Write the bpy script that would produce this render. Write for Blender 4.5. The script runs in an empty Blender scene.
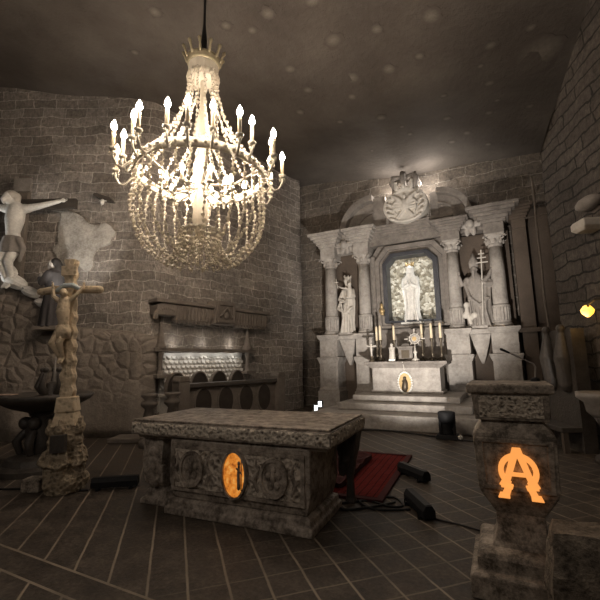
import bpy, bmesh, math, random
from math import sin, cos, pi, radians, sqrt, atan2
from mathutils import Vector, Matrix, noise as mnoise
random.seed(7)
SC = bpy.context.scene
COL = SC.collection

# ------------------------------------------------------------------ camera
F_PX, YAW, PITCH, ROLL, CAM_H = 390.0, radians(27.3), math.atan(61 / 390.0), radians(1.03), 1.62
fw = Vector((-sin(YAW), cos(YAW), 0)); rt = Vector((cos(YAW), sin(YAW), 0)); up = Vector((0, 0, 1))
cf = fw * cos(PITCH) + up * sin(PITCH); cu = up * cos(PITCH) - fw * sin(PITCH)
cr = rt * cos(ROLL) - cu * sin(ROLL); cu2 = cu * cos(ROLL) + rt * sin(ROLL)
cam_d = bpy.data.cameras.new('camera'); cam = bpy.data.objects.new('camera', cam_d); COL.objects.link(cam)
cam_d.sensor_width = 36; cam_d.lens = F_PX / 600 * 36; cam_d.clip_start = 0.05
cam.matrix_world = Matrix(((cr.x, cu2.x, -cf.x, 0), (cr.y, cu2.y, -cf.y, 0), (cr.z, cu2.z, -cf.z, CAM_H), (0, 0, 0, 1)))
SC.camera = cam

# ------------------------------------------------------------------ materials
def nt(name):
    m = bpy.data.materials.new(name); m.use_nodes = True
    n = m.node_tree.nodes; l = m.node_tree.links
    return m, n, l, n['Principled BSDF']
def ramp(n, stops):
    r = n.new('ShaderNodeValToRGB'); e = r.color_ramp.elements
    e[0].position, e[0].color = stops[0][0], (*stops[0][1], 1)
    e[1].position, e[1].color = stops[-1][0], (*stops[-1][1], 1)
    for p, c in stops[1:-1]:
        k = e.new(p); k.color = (*c, 1)
    return r
def noise_tex(n, l, vec, scale, detail=6, rough=.6):
    t = n.new('ShaderNodeTexNoise'); t.inputs['Scale'].default_value = scale
    t.inputs['Detail'].default_value = detail; t.inputs['Roughness'].default_value = rough
    if vec is not None: l.new(vec, t.inputs['Vector'])
    return t
def bump(n, l, b, h, strength=.5, dist=.02, prev=None):
    k = n.new('ShaderNodeBump'); k.inputs['Strength'].default_value = strength; k.inputs['Distance'].default_value = dist
    l.new(h, k.inputs['Height'])
    if prev: l.new(prev.outputs[0], k.inputs['Normal'])
    l.new(k.outputs[0], b.inputs['Normal']); return k
def stone(name, c0, c1, scale=6, rough=.75, bs=.5, bd=.02, fine=40, spec=.3, lo=.36, hi=.64):
    m, n, l, b = nt(name)
    tc = n.new('ShaderNodeTexCoord'); v = tc.outputs['Object']
    a = noise_tex(n, l, v, scale); f = noise_tex(n, l, v, fine, 4, .7)
    mx = n.new('ShaderNodeMix'); mx.data_type = 'FLOAT'; mx.inputs[0].default_value = .4
    l.new(a.outputs['Fac'], mx.inputs[2]); l.new(f.outputs['Fac'], mx.inputs[3])
    r = ramp(n, [(lo, c0), (hi, c1)]); l.new(mx.outputs[0], r.inputs[0]); l.new(r.outputs[0], b.inputs['Base Color'])
    b.inputs['Roughness'].default_value = rough; b.inputs['Specular IOR Level'].default_value = spec
    bump(n, l, b, mx.outputs[0], bs, bd)
    return m
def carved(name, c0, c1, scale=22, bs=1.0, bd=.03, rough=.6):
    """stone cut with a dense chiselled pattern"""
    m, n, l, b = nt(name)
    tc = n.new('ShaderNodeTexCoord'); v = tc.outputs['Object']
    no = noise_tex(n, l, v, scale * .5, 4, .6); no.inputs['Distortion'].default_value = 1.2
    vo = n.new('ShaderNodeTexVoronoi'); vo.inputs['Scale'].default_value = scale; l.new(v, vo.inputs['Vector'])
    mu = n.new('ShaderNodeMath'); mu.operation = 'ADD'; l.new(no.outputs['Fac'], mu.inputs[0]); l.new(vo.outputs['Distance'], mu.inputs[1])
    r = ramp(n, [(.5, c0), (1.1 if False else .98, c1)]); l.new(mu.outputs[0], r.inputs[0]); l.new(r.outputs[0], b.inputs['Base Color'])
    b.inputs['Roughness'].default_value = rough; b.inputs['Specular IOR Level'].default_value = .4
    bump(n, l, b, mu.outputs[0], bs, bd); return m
def plain(name, c, rough=.6, metal=0., spec=.5):
    m, n, l, b = nt(name)
    tc = n.new('ShaderNodeTexCoord'); t = noise_tex(n, l, tc.outputs['Object'], 18, 4)
    r = ramp(n, [(.3, tuple(x * .82 for x in c)), (.7, c)]); l.new(t.outputs['Fac'], r.inputs[0]); l.new(r.outputs[0], b.inputs['Base Color'])
    b.inputs['Roughness'].default_value = rough; b.inputs['Metallic'].default_value = metal; b.inputs['Specular IOR Level'].default_value = spec
    return m
def emit(name, c, s, base=(.8, .8, .8)):
    m, n, l, b = nt(name)
    b.inputs['Base Color'].default_value = (*base, 1)
    b.inputs['Emission Color'].default_value = (*c, 1); b.inputs['Emission Strength'].default_value = s
    return m
def brick(name, c0, c1, mort, bw=.56, rh=.26, mo=.014, bs=.9, bd=.035, obj=False):
    m, n, l, b = nt(name)
    tc = n.new('ShaderNodeTexCoord'); uv = tc.outputs['UV']
    if obj:
        sx = n.new('ShaderNodeSeparateXYZ'); cx = n.new('ShaderNodeCombineXYZ'); l.new(tc.outputs['Object'], sx.inputs[0]); l.new(sx.outputs[0], cx.inputs[0]); l.new(sx.outputs[2], cx.inputs[1]); uv = cx.outputs[0]
    dn = noise_tex(n, l, uv, 1.6, 3); sub = n.new('ShaderNodeVectorMath'); sub.operation = 'SUBTRACT'
    l.new(dn.outputs['Color'], sub.inputs[0]); sub.inputs[1].default_value = (.5, .5, .5)
    sc = n.new('ShaderNodeVectorMath'); sc.operation = 'SCALE'; sc.inputs['Scale'].default_value = .26; l.new(sub.outputs[0], sc.inputs[0])
    ad = n.new('ShaderNodeVectorMath'); l.new(uv, ad.inputs[0]); l.new(sc.outputs[0], ad.inputs[1])
    bt = n.new('ShaderNodeTexBrick'); l.new(ad.outputs[0], bt.inputs['Vector'])
    bt.inputs['Scale'].default_value = 1; bt.inputs['Brick Width'].default_value = bw; bt.inputs['Row Height'].default_value = rh
    bt.inputs['Mortar Size'].default_value = mo; bt.inputs['Mortar Smooth'].default_value = .3
    bt.offset = .43; bt.squash = 1.25; bt.squash_frequency = 3
    bt.inputs['Color1'].default_value = (*c0, 1); bt.inputs['Color2'].default_value = (*c1, 1); bt.inputs['Mortar'].default_value = (*mort, 1)
    big = noise_tex(n, l, uv, .8, 5); fine = noise_tex(n, l, uv, 9, 6, .75)
    mp = n.new('ShaderNodeMapping'); mp.inputs['Scale'].default_value = (16, 3, 1); l.new(uv, mp.inputs[0])
    strk = noise_tex(n, l, mp.outputs[0], 2.2, 4, .7)           # vertical pick marks
    r1 = ramp(n, [(.3, (.62, .62, .62)), (.7, (1.25, 1.22, 1.18))]); l.new(big.outputs['Fac'], r1.inputs[0])
    r2 = ramp(n, [(.3, (.45, .45, .45)), (.72, (1.45, 1.45, 1.45))]); l.new(fine.outputs['Fac'], r2.inputs[0])
    m1 = n.new('ShaderNodeMix'); m1.data_type = 'RGBA'; m1.blend_type = 'MULTIPLY'; m1.inputs[0].default_value = 1
    l.new(bt.outputs['Color'], m1.inputs[6]); l.new(r1.outputs[0], m1.inputs[7])
    m2 = n.new('ShaderNodeMix'); m2.data_type = 'RGBA'; m2.blend_type = 'MULTIPLY'; m2.inputs[0].default_value = 1
    l.new(m1.outputs[2], m2.inputs[6]); l.new(r2.outputs[0], m2.inputs[7])
    r3 = ramp(n, [(.32, (.7, .7, .7)), (.68, (1.3, 1.3, 1.3))]); l.new(strk.outputs['Fac'], r3.inputs[0])
    m3 = n.new('ShaderNodeMix'); m3.data_type = 'RGBA'; m3.blend_type = 'MULTIPLY'; m3.inputs[0].default_value = .8
    l.new(m2.outputs[2], m3.inputs[6]); l.new(r3.outputs[0], m3.inputs[7]); l.new(m3.outputs[2], b.inputs['Base Color'])
    b.inputs['Roughness'].default_value = .7; b.inputs['Specular IOR Level'].default_value = .3
    inv = n.new('ShaderNodeMath'); inv.operation = 'MULTIPLY_ADD'; inv.inputs[1].default_value = -1.0; l.new(bt.outputs['Fac'], inv.inputs[0])
    sm = n.new('ShaderNodeMath'); l.new(fine.outputs['Fac'], sm.inputs[0]); l.new(strk.outputs['Fac'], sm.inputs[1])
    l.new(sm.outputs[0], inv.inputs[2]); bump(n, l, b, inv.outputs[0], bs, bd)
    return m

S = {}
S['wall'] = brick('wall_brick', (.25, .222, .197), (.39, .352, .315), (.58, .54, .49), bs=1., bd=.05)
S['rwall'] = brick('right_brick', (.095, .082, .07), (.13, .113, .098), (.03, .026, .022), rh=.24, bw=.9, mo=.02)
S['rock'] = stone('rock_dark', (.085, .072, .06), (.15, .128, .108), 1.6, .85, .8, .08, 9)
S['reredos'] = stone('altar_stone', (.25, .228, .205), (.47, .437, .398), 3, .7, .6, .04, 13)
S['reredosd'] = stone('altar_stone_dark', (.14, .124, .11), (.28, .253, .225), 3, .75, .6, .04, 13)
S['wood_shade'] = stone('brown_panel', (.085, .066, .052), (.13, .102, .08), 2, .8, .3, .02, 20)
S['pale'] = stone('pale_stone', (.46, .43, .38), (.62, .58, .52), 5, .6, .3, .02, 22)
S['white'] = stone('white_salt', (.62, .61, .57), (.85, .83, .78), 6, .5, .4, .02, 24)
S['patch'] = stone('salt_crust', (.25, .228, .2), (.55, .52, .47), 3, .8, 1., .06, 22, .3, .38, .62)
S['grey'] = stone('grey_statue', (.22, .2, .18), (.34, .31, .28), 5, .65, .3, .02, 22)
S['table'] = stone('table_stone', (.13, .105, .082), (.56, .48, .4), 7, .55, .7, .03, 27, .5, .4, .62)
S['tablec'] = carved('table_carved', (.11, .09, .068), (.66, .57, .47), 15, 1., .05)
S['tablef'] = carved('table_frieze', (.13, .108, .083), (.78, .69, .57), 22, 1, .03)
S['ambo'] = stone('ambo_stone', (.085, .068, .05), (.46, .39, .315), 9, .6, .7, .02, 42, .4, .4, .62)
S['amboc'] = carved('ambo_frieze', (.07, .057, .043), (.6, .52, .42), 30, 1, .02)
S['cross'] = carved('golden_salt', (.34, .265, .17), (.68, .55, .38), 16, .5, .02)
S['black'] = plain('black_plastic', (.011, .011, .012), .65, 0, .25)
S['cable'] = plain('black_cable', (.01, .009, .009), .6)
S['robe'] = plain('charcoal_robe', (.055, .05, .05), .85)
S['hair'] = plain('dark_hair', (.035, .03, .027), .8)
S['skin'] = plain('pale_face', (.5, .46, .42), .6)
S['dark'] = stone('dark_salt', (.045, .038, .032), (.085, .072, .06), 5, .5, .6, .03, 26, .5)
S['oval'] = stone('dark_oval', (.03, .023, .018), (.05, .04, .032), 5, .6, .2, .01)
S['stall'] = stone('stall_wood', (.13, .11, .092), (.2, .172, .145), 5, .7, .4, .02, 26)
S['gilt'] = plain('old_gilt', (.55, .4, .2), .4, .6)
S['brass'] = plain('dark_brass', (.10, .08, .055), .45, .5)
S['wax'] = plain('cream_wax', (.78, .66, .46), .5)
S['bead'] = plain('salt_crystal', (.56, .51, .41), .25, 0, .6)
def bead_mat():
    m, n, l, b = nt('salt_crystal'); b.inputs['Base Color'].default_value = (.77, .72, .62, 1); b.inputs['Roughness'].default_value = .25
    t = n.new('ShaderNodeBsdfTranslucent'); t.inputs[0].default_value = (.82, .76, .65, 1); mx = n.new('ShaderNodeMixShader'); mx.inputs[0].default_value = .4
    l.new(b.outputs[0], mx.inputs[1]); l.new(t.outputs[0], mx.inputs[2]); l.new(mx.outputs[0], n['Material Output'].inputs[0]); return m
S['bead'] = bead_mat()
S['iron'] = plain('pale_iron', (.6, .55, .45), .4)
S['slate'] = plain('slate_frame', (.045, .05, .062), .4, .3)
S['bulb'] = emit('bulb_glow', (1, .82, .655), 245)
S['bulb_off'] = plain('bulb_glass', (.8, .74, .62), .2)
S['amber'] = None
S['sign'] = emit('sign_glow', (1, .37, .085), 1.0, (.25, .12, .05))
S['lamp_amber'] = emit('lamp_amber', (1, .50, .05), 2.2)
S['led'] = emit('white_led', (.95, 1, 1), 3.0)
S['glass'] = plain('frosted', (.7, .7, .7), .3)

def amber_mat():
    m, n, l, b = nt('backlit_salt')
    tc = n.new('ShaderNodeTexCoord'); t = noise_tex(n, l, tc.outputs['Object'], 16, 6, .7)
    r = ramp(n, [(.34, (.32, .07, .008)), (.52, (.85, .27, .03)), (.7, (1, .58, .16))]); l.new(t.outputs['Fac'], r.inputs[0])
    b.inputs['Base Color'].default_value = (.4, .2, .08, 1)
    l.new(r.outputs[0], b.inputs['Emission Color']); b.inputs['Emission Strength'].default_value = .75
    bump(n, l, b, t.outputs['Fac'], .6, .02); return m
S['amber'] = amber_mat()
def mosaic_mat():
    m, n, l, b = nt('salt_mosaic')
    tc = n.new('ShaderNodeTexCoord'); v = n.new('ShaderNodeTexVoronoi'); v.inputs['Scale'].default_value = 12
    l.new(tc.outputs['Object'], v.inputs['Vector'])
    r = ramp(n, [(.0, (.13, .115, .08)), (.4, (.26, .235, .175)), (.7, (.38, .36, .29)), (1, (.62, .6, .52))]); 
    sp = n.new('ShaderNodeSeparateColor'); l.new(v.outputs['Color'], sp.inputs[0]); l.new(sp.outputs[0], r.inputs[0])
    l.new(r.outputs[0], b.inputs['Base Color']); b.inputs['Roughness'].default_value = .4
    bump(n, l, b, v.outputs['Distance'], .8, .04); return m
S['mosaic'] = mosaic_mat()
def floor_mat():
    m, n, l, b = nt('floor_tiles')
    tc = n.new('ShaderNodeTexCoord'); P = tc.outputs['Object']
    dn = noise_tex(n, l, P, 2.5, 3)
    sp = n.new('ShaderNodeSeparateXYZ'); l.new(P, sp.inputs[0])
    def mth(op, a, bb=None, c=None):
        k = n.new('ShaderNodeMath'); k.operation = op
        for i, x in enumerate((a, bb, c)):
            if x is None: continue
            if isinstance(x, (int, float)): k.inputs[i].default_value = x
            else: l.new(x, k.inputs[i])
        return k.outputs[0]
    wob = mth('MULTIPLY', mth('SUBTRACT', dn.outputs['Fac'], .5), .022)
    X, Y = sp.outputs[0], sp.outputs[1]
    u = mth('ADD', mth('MULTIPLY', mth('ADD', X, Y), .70711), wob)
    w = mth('ADD', mth('MULTIPLY', mth('SUBTRACT', Y, X), .70711), wob)
    def line(c, per, off, wid):
        f = mth('ABSOLUTE', mth('SUBTRACT', mth('FRACT', mth('ADD', mth('DIVIDE', c, per), off)), .5))
        k = n.new('ShaderNodeMapRange'); k.inputs[1].default_value = wid * .4 / per; k.inputs[2].default_value = wid / per
        k.inputs[3].default_value = 1; k.inputs[4].default_value = 0; l.new(f, k.inputs[0]); return k.outputs[0]
    # strips along (-1,1); cross joints fade out to the left of the table
    l1 = line(u, .285, .5 + 1.287 / .285 % 1, .013)
    l2 = line(w, .285, .5 - 3.203 / .285 % 1, .011)
    msk = n.new('ShaderNodeMapRange'); msk.inputs[1].default_value = -2.6; msk.inputs[2].default_value = -1.6; l.new(X, msk.inputs[0])
    grid = mth('MAXIMUM', l1, mth('MULTIPLY', mth('MULTIPLY', l2, msk.outputs[0]), .55))
    bord = mth('COMPARE', Y, 2.17, .011); bord2 = mth('COMPARE', Y, 1.93, .011)
    far = mth('GREATER_THAN', Y, 2.17); near = mth('LESS_THAN', Y, 1.93)
    grid = mth('MULTIPLY', grid, mth('MAXIMUM', far, near))
    grid = mth('MAXIMUM', grid, mth('MAXIMUM', bord, bord2))
    wear = noise_tex(n, l, P, 1.3, 4); wr = ramp(n, [(.35, (.35,) * 3), (.6, (1, 1, 1))]); l.new(wear.outputs['Fac'], wr.inputs[0])
    grid = mth('MULTIPLY', grid, wr.outputs[0])
    big = noise_tex(n, l, P, 4.5, 8, .75); fine = noise_tex(n, l, P, 30, 5, .7)
    s = mth('ADD', mth('MULTIPLY', big.outputs['Fac'], .65), mth('MULTIPLY', fine.outputs['Fac'], .35))
    r = ramp(n, [(.38, (.022, .017, .013)), (.5, (.062, .049, .038)), (.63, (.13, .105, .082))]); l.new(s, r.inputs[0])
    mx = n.new('ShaderNodeMix'); mx.data_type = 'RGBA'; l.new(grid, mx.inputs[0]); l.new(r.outputs[0], mx.inputs[6]); mx.inputs[7].default_value = (.3, .25, .19, 1)
    l.new(mx.outputs[2], b.inputs['Base Color'])
    rr = ramp(n, [(.3, (.42,) * 3), (.7, (.72,) * 3)]); l.new(big.outputs['Fac'], rr.inputs[0]); l.new(rr.outputs[0], b.inputs['Roughness'])
    b.inputs['Specular IOR Level'].default_value = .35
    bump(n, l, b, mth('ADD', s, mth('MULTIPLY', grid, .15)), .5, .015); return m
S['floor'] = floor_mat()
def ceil_mat():
    m, n, l, b = nt('ceiling_rock')
    tc = n.new('ShaderNodeTexCoord'); P = tc.outputs['Object']
    a = noise_tex(n, l, P, .7, 6, .65); f = noise_tex(n, l, P, 8, 5, .7)
    r = ramp(n, [(.3, (.075, .063, .054)), (.7, (.135, .117, .10))]); l.new(a.outputs['Fac'], r.inputs[0]); l.new(r.outputs[0], b.inputs['Base Color'])
    b.inputs['Roughness'].default_value = .85
    s = n.new('ShaderNodeMath'); l.new(a.outputs['Fac'], s.inputs[0]); l.new(f.outputs['Fac'], s.inputs[1]); bump(n, l, b, s.outputs[0], .6, .06); return m
S['ceil'] = ceil_mat()
def hex_mat():
    m, n, l, b = nt('cobbled_rock')
    tc = n.new('ShaderNodeTexCoord'); P = tc.outputs['UV']
    v = n.new('ShaderNodeTexVoronoi'); v.feature = 'DISTANCE_TO_EDGE'; v.inputs['Scale'].default_value = 4.0; v.inputs['Randomness'].default_value = .75
    dn = noise_tex(n, l, P, 3, 3); mx = n.new('ShaderNodeMix'); mx.data_type = 'RGBA'; mx.inputs[0].default_value = .12
    l.new(P, mx.inputs[6]); l.new(dn.outputs['Color'], mx.inputs[7]); l.new(mx.outputs[2], v.inputs['Vector'])
    sp = n.new('ShaderNodeSeparateXYZ'); l.new(P, sp.inputs[0])
    k = n.new('ShaderNodeMapRange'); k.inputs[1].default_value = 0; k.inputs[2].default_value = .22; l.new(v.outputs['Distance'], k.inputs[0])
    fade = n.new('ShaderNodeMapRange'); fade.inputs[1].default_value = .7; fade.inputs[2].default_value = 1.5; l.new(sp.outputs[1], fade.inputs[0])
    h = n.new('ShaderNodeMath'); h.operation = 'MULTIPLY'; l.new(k.outputs[0], h.inputs[0]); l.new(fade.outputs[0], h.inputs[1])
    f = noise_tex(n, l, P, 9, 6, .7); s = n.new('ShaderNodeMath'); s.operation = 'MULTIPLY_ADD'; s.inputs[1].default_value = .5
    l.new(f.outputs['Fac'], s.inputs[0]); l.new(h.outputs[0], s.inputs[2])
    r = ramp(n, [(.3, (.16, .133, .108)), (.7, (.27, .232, .192))]); l.new(f.outputs['Fac'], r.inputs[0]); l.new(r.outputs[0], b.inputs['Base Color'])
    b.inputs['Roughness'].default_value = .75
    bump(n, l, b, s.outputs[0], .7, .05); return m
S['hex'] = hex_mat()
def scallop_mat():
    m, n, l, b = nt('scalloped_relief')
    b.inputs['Base Color'].default_value = (.6, .57, .52, 1); b.inputs['Roughness'].default_value = .5
    tc = n.new('ShaderNodeTexCoord'); t = noise_tex(n, l, tc.outputs['Object'], 20, 4); bump(n, l, b, t.outputs['Fac'], .3, .01); return m
S['scallop'] = scallop_mat()
def rug_mat(name, c0, c1):
    m, n, l, b = nt(name)
    tc = n.new('ShaderNodeTexCoord'); P = tc.outputs['Object']
    bt = n.new('ShaderNodeTexBrick'); bt.inputs['Scale'].default_value = 1; bt.inputs['Brick Width'].default_value = .09; bt.inputs['Row Height'].default_value = .05
    bt.inputs['Mortar Size'].default_value = .008; bt.offset = 0
    bt.inputs['Color1'].default_value = (*c1, 1); bt.inputs['Color2'].default_value = (*c1, 1); bt.inputs['Mortar'].default_value = (*c0, 1)
    l.new(P, bt.inputs['Vector']); l.new(bt.outputs['Color'], b.inputs['Base Color'])
    b.inputs['Roughness'].default_value = .95; b.inputs['Specular IOR Level'].default_value = .1
    f = noise_tex(n, l, P, 120, 3); bump(n, l, b, f.outputs['Fac'], .5, .01); return m
S['rug'] = rug_mat('red_carpet', (.05, .006, .006), (.17, .02, .017))
S['rug_edge'] = plain('dark_red_edge', (.055, .007, .007), .95)
def spot_mat():
    m, n, l, b = nt('salt_bloom')
    tc = n.new('ShaderNodeTexCoord')
    g = n.new('ShaderNodeTexGradient'); g.gradient_type = 'SPHERICAL'; l.new(tc.outputs['Object'], g.inputs[0])
    t = noise_tex(n, l, tc.outputs['Object'], 5, 6, .7)
    mu = n.new('ShaderNodeMath'); mu.operation = 'MULTIPLY'; l.new(g.outputs['Fac'], mu.inputs[0]); l.new(t.outputs['Fac'], mu.inputs[1])
    r = ramp(n, [(.08, (.10, .086, .074)), (.45, (.21, .185, .16))]); l.new(mu.outputs[0], r.inputs[0]); l.new(r.outputs[0], b.inputs['Base Color'])
    b.inputs['Roughness'].default_value = .9; return m
S['spot'] = spot_mat()

# ------------------------------------------------------------------ mesh helper
class MB:
    def __init__(s): s.v = []; s.f = []; s.T = None; s.uv = None
    def add(s, vs, fs):
        o = len(s.v)
        s.v += [tuple(s.T @ Vector(p)) if s.T is not None else tuple(p) for p in vs]
        s.f += [tuple(i + o for i in f) for f in fs]
    def box(s, x0, x1, y0, y1, z0, z1, tx=1., ty=1., bx=1., by=1.):
        """tx,ty scale the top face, bx,by the bottom one"""
        cx, cy, hx, hy = (x0 + x1) / 2, (y0 + y1) / 2, (x1 - x0) / 2, (y1 - y0) / 2
        vs = [(cx + a * hx * bx, cy + b * hy * by, z0) for a, b in ((-1, -1), (1, -1), (1, 1), (-1, 1))] + \
             [(cx + a * hx * tx, cy + b * hy * ty, z1) for a, b in ((-1, -1), (1, -1), (1, 1), (-1, 1))]
        s.add(vs, [(3, 2, 1, 0), (4, 5, 6, 7), (0, 1, 5, 4), (1, 2, 6, 5), (2, 3, 7, 6), (3, 0, 4, 7)])
    def rings(s, R, caps=True, close=True):
        n = len(R[0]); vs = [p for r in R for p in r]; fs = []
        for i in range(len(R) - 1):
            for j in range(n if close else n - 1):
                k = (j + 1) % n; fs.append((i * n + j, i * n + k, (i + 1) * n + k, (i + 1) * n + j))
        if caps: fs.append(tuple(range(n - 1, -1, -1))); fs.append(tuple(range((len(R) - 1) * n, len(R) * n)))
        s.add(vs, fs)
    def lathe(s, prof, c=(0, 0, 0), n=16, flute=0., nf=12, sq=False):
        R = []
        for r, z in prof:
            r = max(r, 1e-4)
            R.append([(c[0] + r * (1 - flute * (.5 + .5 * cos(nf * 2 * pi * j / n))) * cos(2 * pi * j / n),
                       c[1] + r * (1 - flute * (.5 + .5 * cos(nf * 2 * pi * j / n))) * sin(2 * pi * j / n), c[2] + z) for j in range(n)])
        s.rings(R)
    def sqlathe(s, prof, c=(0, 0, 0)):
        """prof: (half x, half y, z)"""
        R = [[(c[0] + a * hx, c[1] + b * hy, c[2] + z) for a, b in ((-1, -1), (1, -1), (1, 1), (-1, 1))] for hx, hy, z in prof]
        s.rings(R)
    def tube(s, pts, r, n=6, round_ends=False):
        pts = [Vector(p) for p in pts]; rs = r if isinstance(r, (list, tuple)) else [r] * len(pts)
        if round_ends:
            d0 = (pts[0] - pts[1]).normalized(); d1 = (pts[-1] - pts[-2]).normalized(); a, b = rs[0], rs[-1]
            pts = [pts[0] + d0 * a * .95, pts[0] + d0 * a * .7] + pts + [pts[-1] + d1 * b * .7, pts[-1] + d1 * b * .95]
            rs = [a * .3, a * .72] + list(rs) + [b * .72, b * .3]
        R = []; prev = None
        for i, p in enumerate(pts):
            t = (pts[min(i + 1, len(pts) - 1)] - pts[max(i - 1, 0)]).normalized()
            if prev is None:
                a = t.orthogonal().normalized()
            else:
                a = (prev - t * prev.dot(t)); a = a.normalized() if a.length > 1e-6 else t.orthogonal().normalized()
            prev = a; b = t.cross(a)
            R.append([p + (a * cos(2 * pi * j / n) + b * sin(2 * pi * j / n)) * rs[i] for j in range(n)])
        s.rings(R)
    def prism(s, poly, y0, y1):
        """polygon in x,z pushed along y"""
        n = len(poly); vs = [(x, y0, z) for x, z in poly] + [(x, y1, z) for x, z in poly]
        s.add(vs, [tuple(range(n)), tuple(range(2 * n - 1, n - 1, -1))] + [(i, n + i, n + (i + 1) % n, (i + 1) % n) for i in range(n)])
    def band(s, outer, inner, y0, y1):
        """frame between two polygons of the same length in x,z"""
        n = len(outer); vs = [(x, y0, z) for x, z in outer] + [(x, y0, z) for x, z in inner] + [(x, y1, z) for x, z in outer] + [(x, y1, z) for x, z in inner]
        fs = []
        for i in range(n):
            k = (i + 1) % n
            fs += [(i, k, n + k, n + i), (2 * n + k, 2 * n + i, 3 * n + i, 3 * n + k), (i, 2 * n + i, 2 * n + k, k), (n + k, 3 * n + k, 3 * n + i, n + i)]
        s.add(vs, fs)
    def sph(s, c, r, n=10, m=7):
        rx, ry, rz = r if isinstance(r, (tuple, list)) else (r, r, r)
        R = []
        for i in range(m + 1):
            a = -pi / 2 + pi * i / m; q = max(cos(a), .02)
            R.append([(c[0] + rx * q * cos(2 * pi * j / n), c[1] + ry * q * sin(2 * pi * j / n), c[2] + rz * sin(a)) for j in range(n)])
        s.rings(R)
    def octa(s, c, r, h):
        x, y, z = c
        s.add([(x, y, z + h), (x + r, y, z), (x, y + r, z), (x - r, y, z), (x, y - r, z), (x, y, z - h)],
              [(0, 1, 2), (0, 2, 3), (0, 3, 4), (0, 4, 1), (5, 2, 1), (5, 3, 2), (5, 4, 3), (5, 1, 4)])
    def grid(s, P, uv=None):
        h, w = len(P), len(P[0])
        s.add([p for r in P for p in r], [(i * w + j, i * w + j + 1, (i + 1) * w + j + 1, (i + 1) * w + j) for i in range(h - 1) for j in range(w - 1)])
        if uv: s.uv = (s.uv or []) + [q for r in uv for q in r]
    def build(s, name, mat, parent=None, smooth=False, bevel=0., remesh=0., fix=True):
        me = bpy.data.meshes.new(name); me.from_pydata(s.v, [], s.f)
        if fix:
            b = bmesh.new(); b.from_mesh(me); bmesh.ops.recalc_face_normals(b, faces=b.faces); b.to_mesh(me); b.free()
        if s.uv:
            ul = me.uv_layers.new(name='UVMap')
            for lp in me.loops: ul.data[lp.index].uv = s.uv[lp.vertex_index]
        me.materials.append(S[mat] if isinstance(mat, str) else mat)
        if smooth:
            for p in me.polygons: p.use_smooth = True
        o = bpy.data.objects.new(name, me); COL.objects.link(o)
        if parent: o.parent = parent
        if bevel:
            k = o.modifiers.new('bevel', 'BEVEL'); k.width = bevel; k.segments = 2; k.limit_method = 'ANGLE'; k.angle_limit = radians(40)
        if remesh:
            k = o.modifiers.new('remesh', 'REMESH'); k.mode = 'VOXEL'; k.voxel_size = remesh; k.use_smooth_shade = True
            q = o.modifiers.new('smooth', 'SMOOTH'); q.iterations = 2; q.factor = .5
        return o
def tag(o, label, cat, group=None):
    o['label'] = label; o['category'] = cat
    if group: o['group'] = group
    return o
def thing(name, label, cat, loc=(0, 0, 0), rz=0., group=None):
    o = bpy.data.objects.new(name, None); o.empty_display_size = .1; COL.objects.link(o)
    o.location = loc; o.rotation_euler = (0, 0, rz); return tag(o, label, cat, group)
def struct(o): o['kind'] = 'structure'; return o
def dup(root, loc, rz, label, group=None):
    r = root.copy(); COL.objects.link(r); r.location = loc; r.rotation_euler = (0, 0, rz); r['label'] = label
    if group: r['group'] = group
    for ch in root.children:
        c = ch.copy(); COL.objects.link(c); c.parent = r
        for g in ch.children:
            d = g.copy(); COL.objects.link(d); d.parent = c
    return r

# ------------------------------------------------------------------ the setting
def ceil_z(x, y): return 8.6 - .1 * (x + 8)
mb = MB(); mb.grid([[(-13 + 20 * i / 20, -6 + 20 * j / 20, 0) for i in range(21)] for j in range(21)])
floor = struct(mb.build('floor', 'floor', fix=False))
mb = MB()
mb.grid([[(-13 + .5 * i, -6 + .5 * j, ceil_z(-13 + .5 * i, -6 + .5 * j) + .22 * mnoise.noise(Vector((i * .22, j * .22, 3))) ) for i in range(41)] for j in range(40)])
ceiling = struct(mb.build('ceiling', 'ceil', smooth=True))

def path_wall(name, pts, zf, mat, z0=0., nz=24, amp=.04, seed=0):
    """a wall swept along a ground path; UV in metres"""
    P = [Vector((*p, 0)) for p in pts]; Q = [P[0]]; 
    for a, b in zip(P, P[1:]):
        n = max(1, int((b - a).length / .3))
        Q += [a.lerp(b, (i + 1) / n) for i in range(n)]
    s = [0.]
    for a, b in zip(Q, Q[1:]): s.append(s[-1] + (b - a).length)
    G, U = [], []
    for j in range(nz + 1):
        rowp, rowu = [], []
        for i, q in enumerate(Q):
            t = (Q[min(i + 1, len(Q) - 1)] - Q[max(i - 1, 0)]).normalized(); nrm = Vector((t.y, -t.x, 0))
            zt = zf(q.x, q.y, s[i]); zb = z0(q.x, q.y, s[i]) if callable(z0) else z0
            z = zb + (zt - zb) * j / nz
            d = amp * mnoise.noise(Vector((s[i] * .9, z * .9, seed)))
            rowp.append(q + nrm * d + Vector((0, 0, z))); rowu.append((s[i], z))
        G.append(rowp); U.append(rowu)
    m = MB(); m.grid(G, U); o = m.build(name, mat, smooth=True); return struct(o)
K = Vector((-7.5, 6.7, 0))
wl_a = K - rt * 7.0
def over(x, y, s): return ceil_z(x, y) + .3
path_wall('wall_left', [(wl_a.x, wl_a.y), (K.x - rt.x * .45, K.y - rt.y * .45), (-7.66, 6.66), (-7.56, 6.85), (-7.5, 7.15), (-6.45, 12.4), (-6.4, 12.55), (-6.9, 13.3)], over, 'wall', nz=30, seed=1)
path_wall('wall_back', [(-7.5, 13.2), (6, 13.2)], over, brick('back_block', (.14, .12, .10), (.18, .155, .13), (.32, .29, .255), bw=.8, rh=.34), nz=20, seed=5)
E2 = Vector((1.06, 9.4)); DR = Vector((.365, -.931)); E3 = E2 + DR * 10
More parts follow.
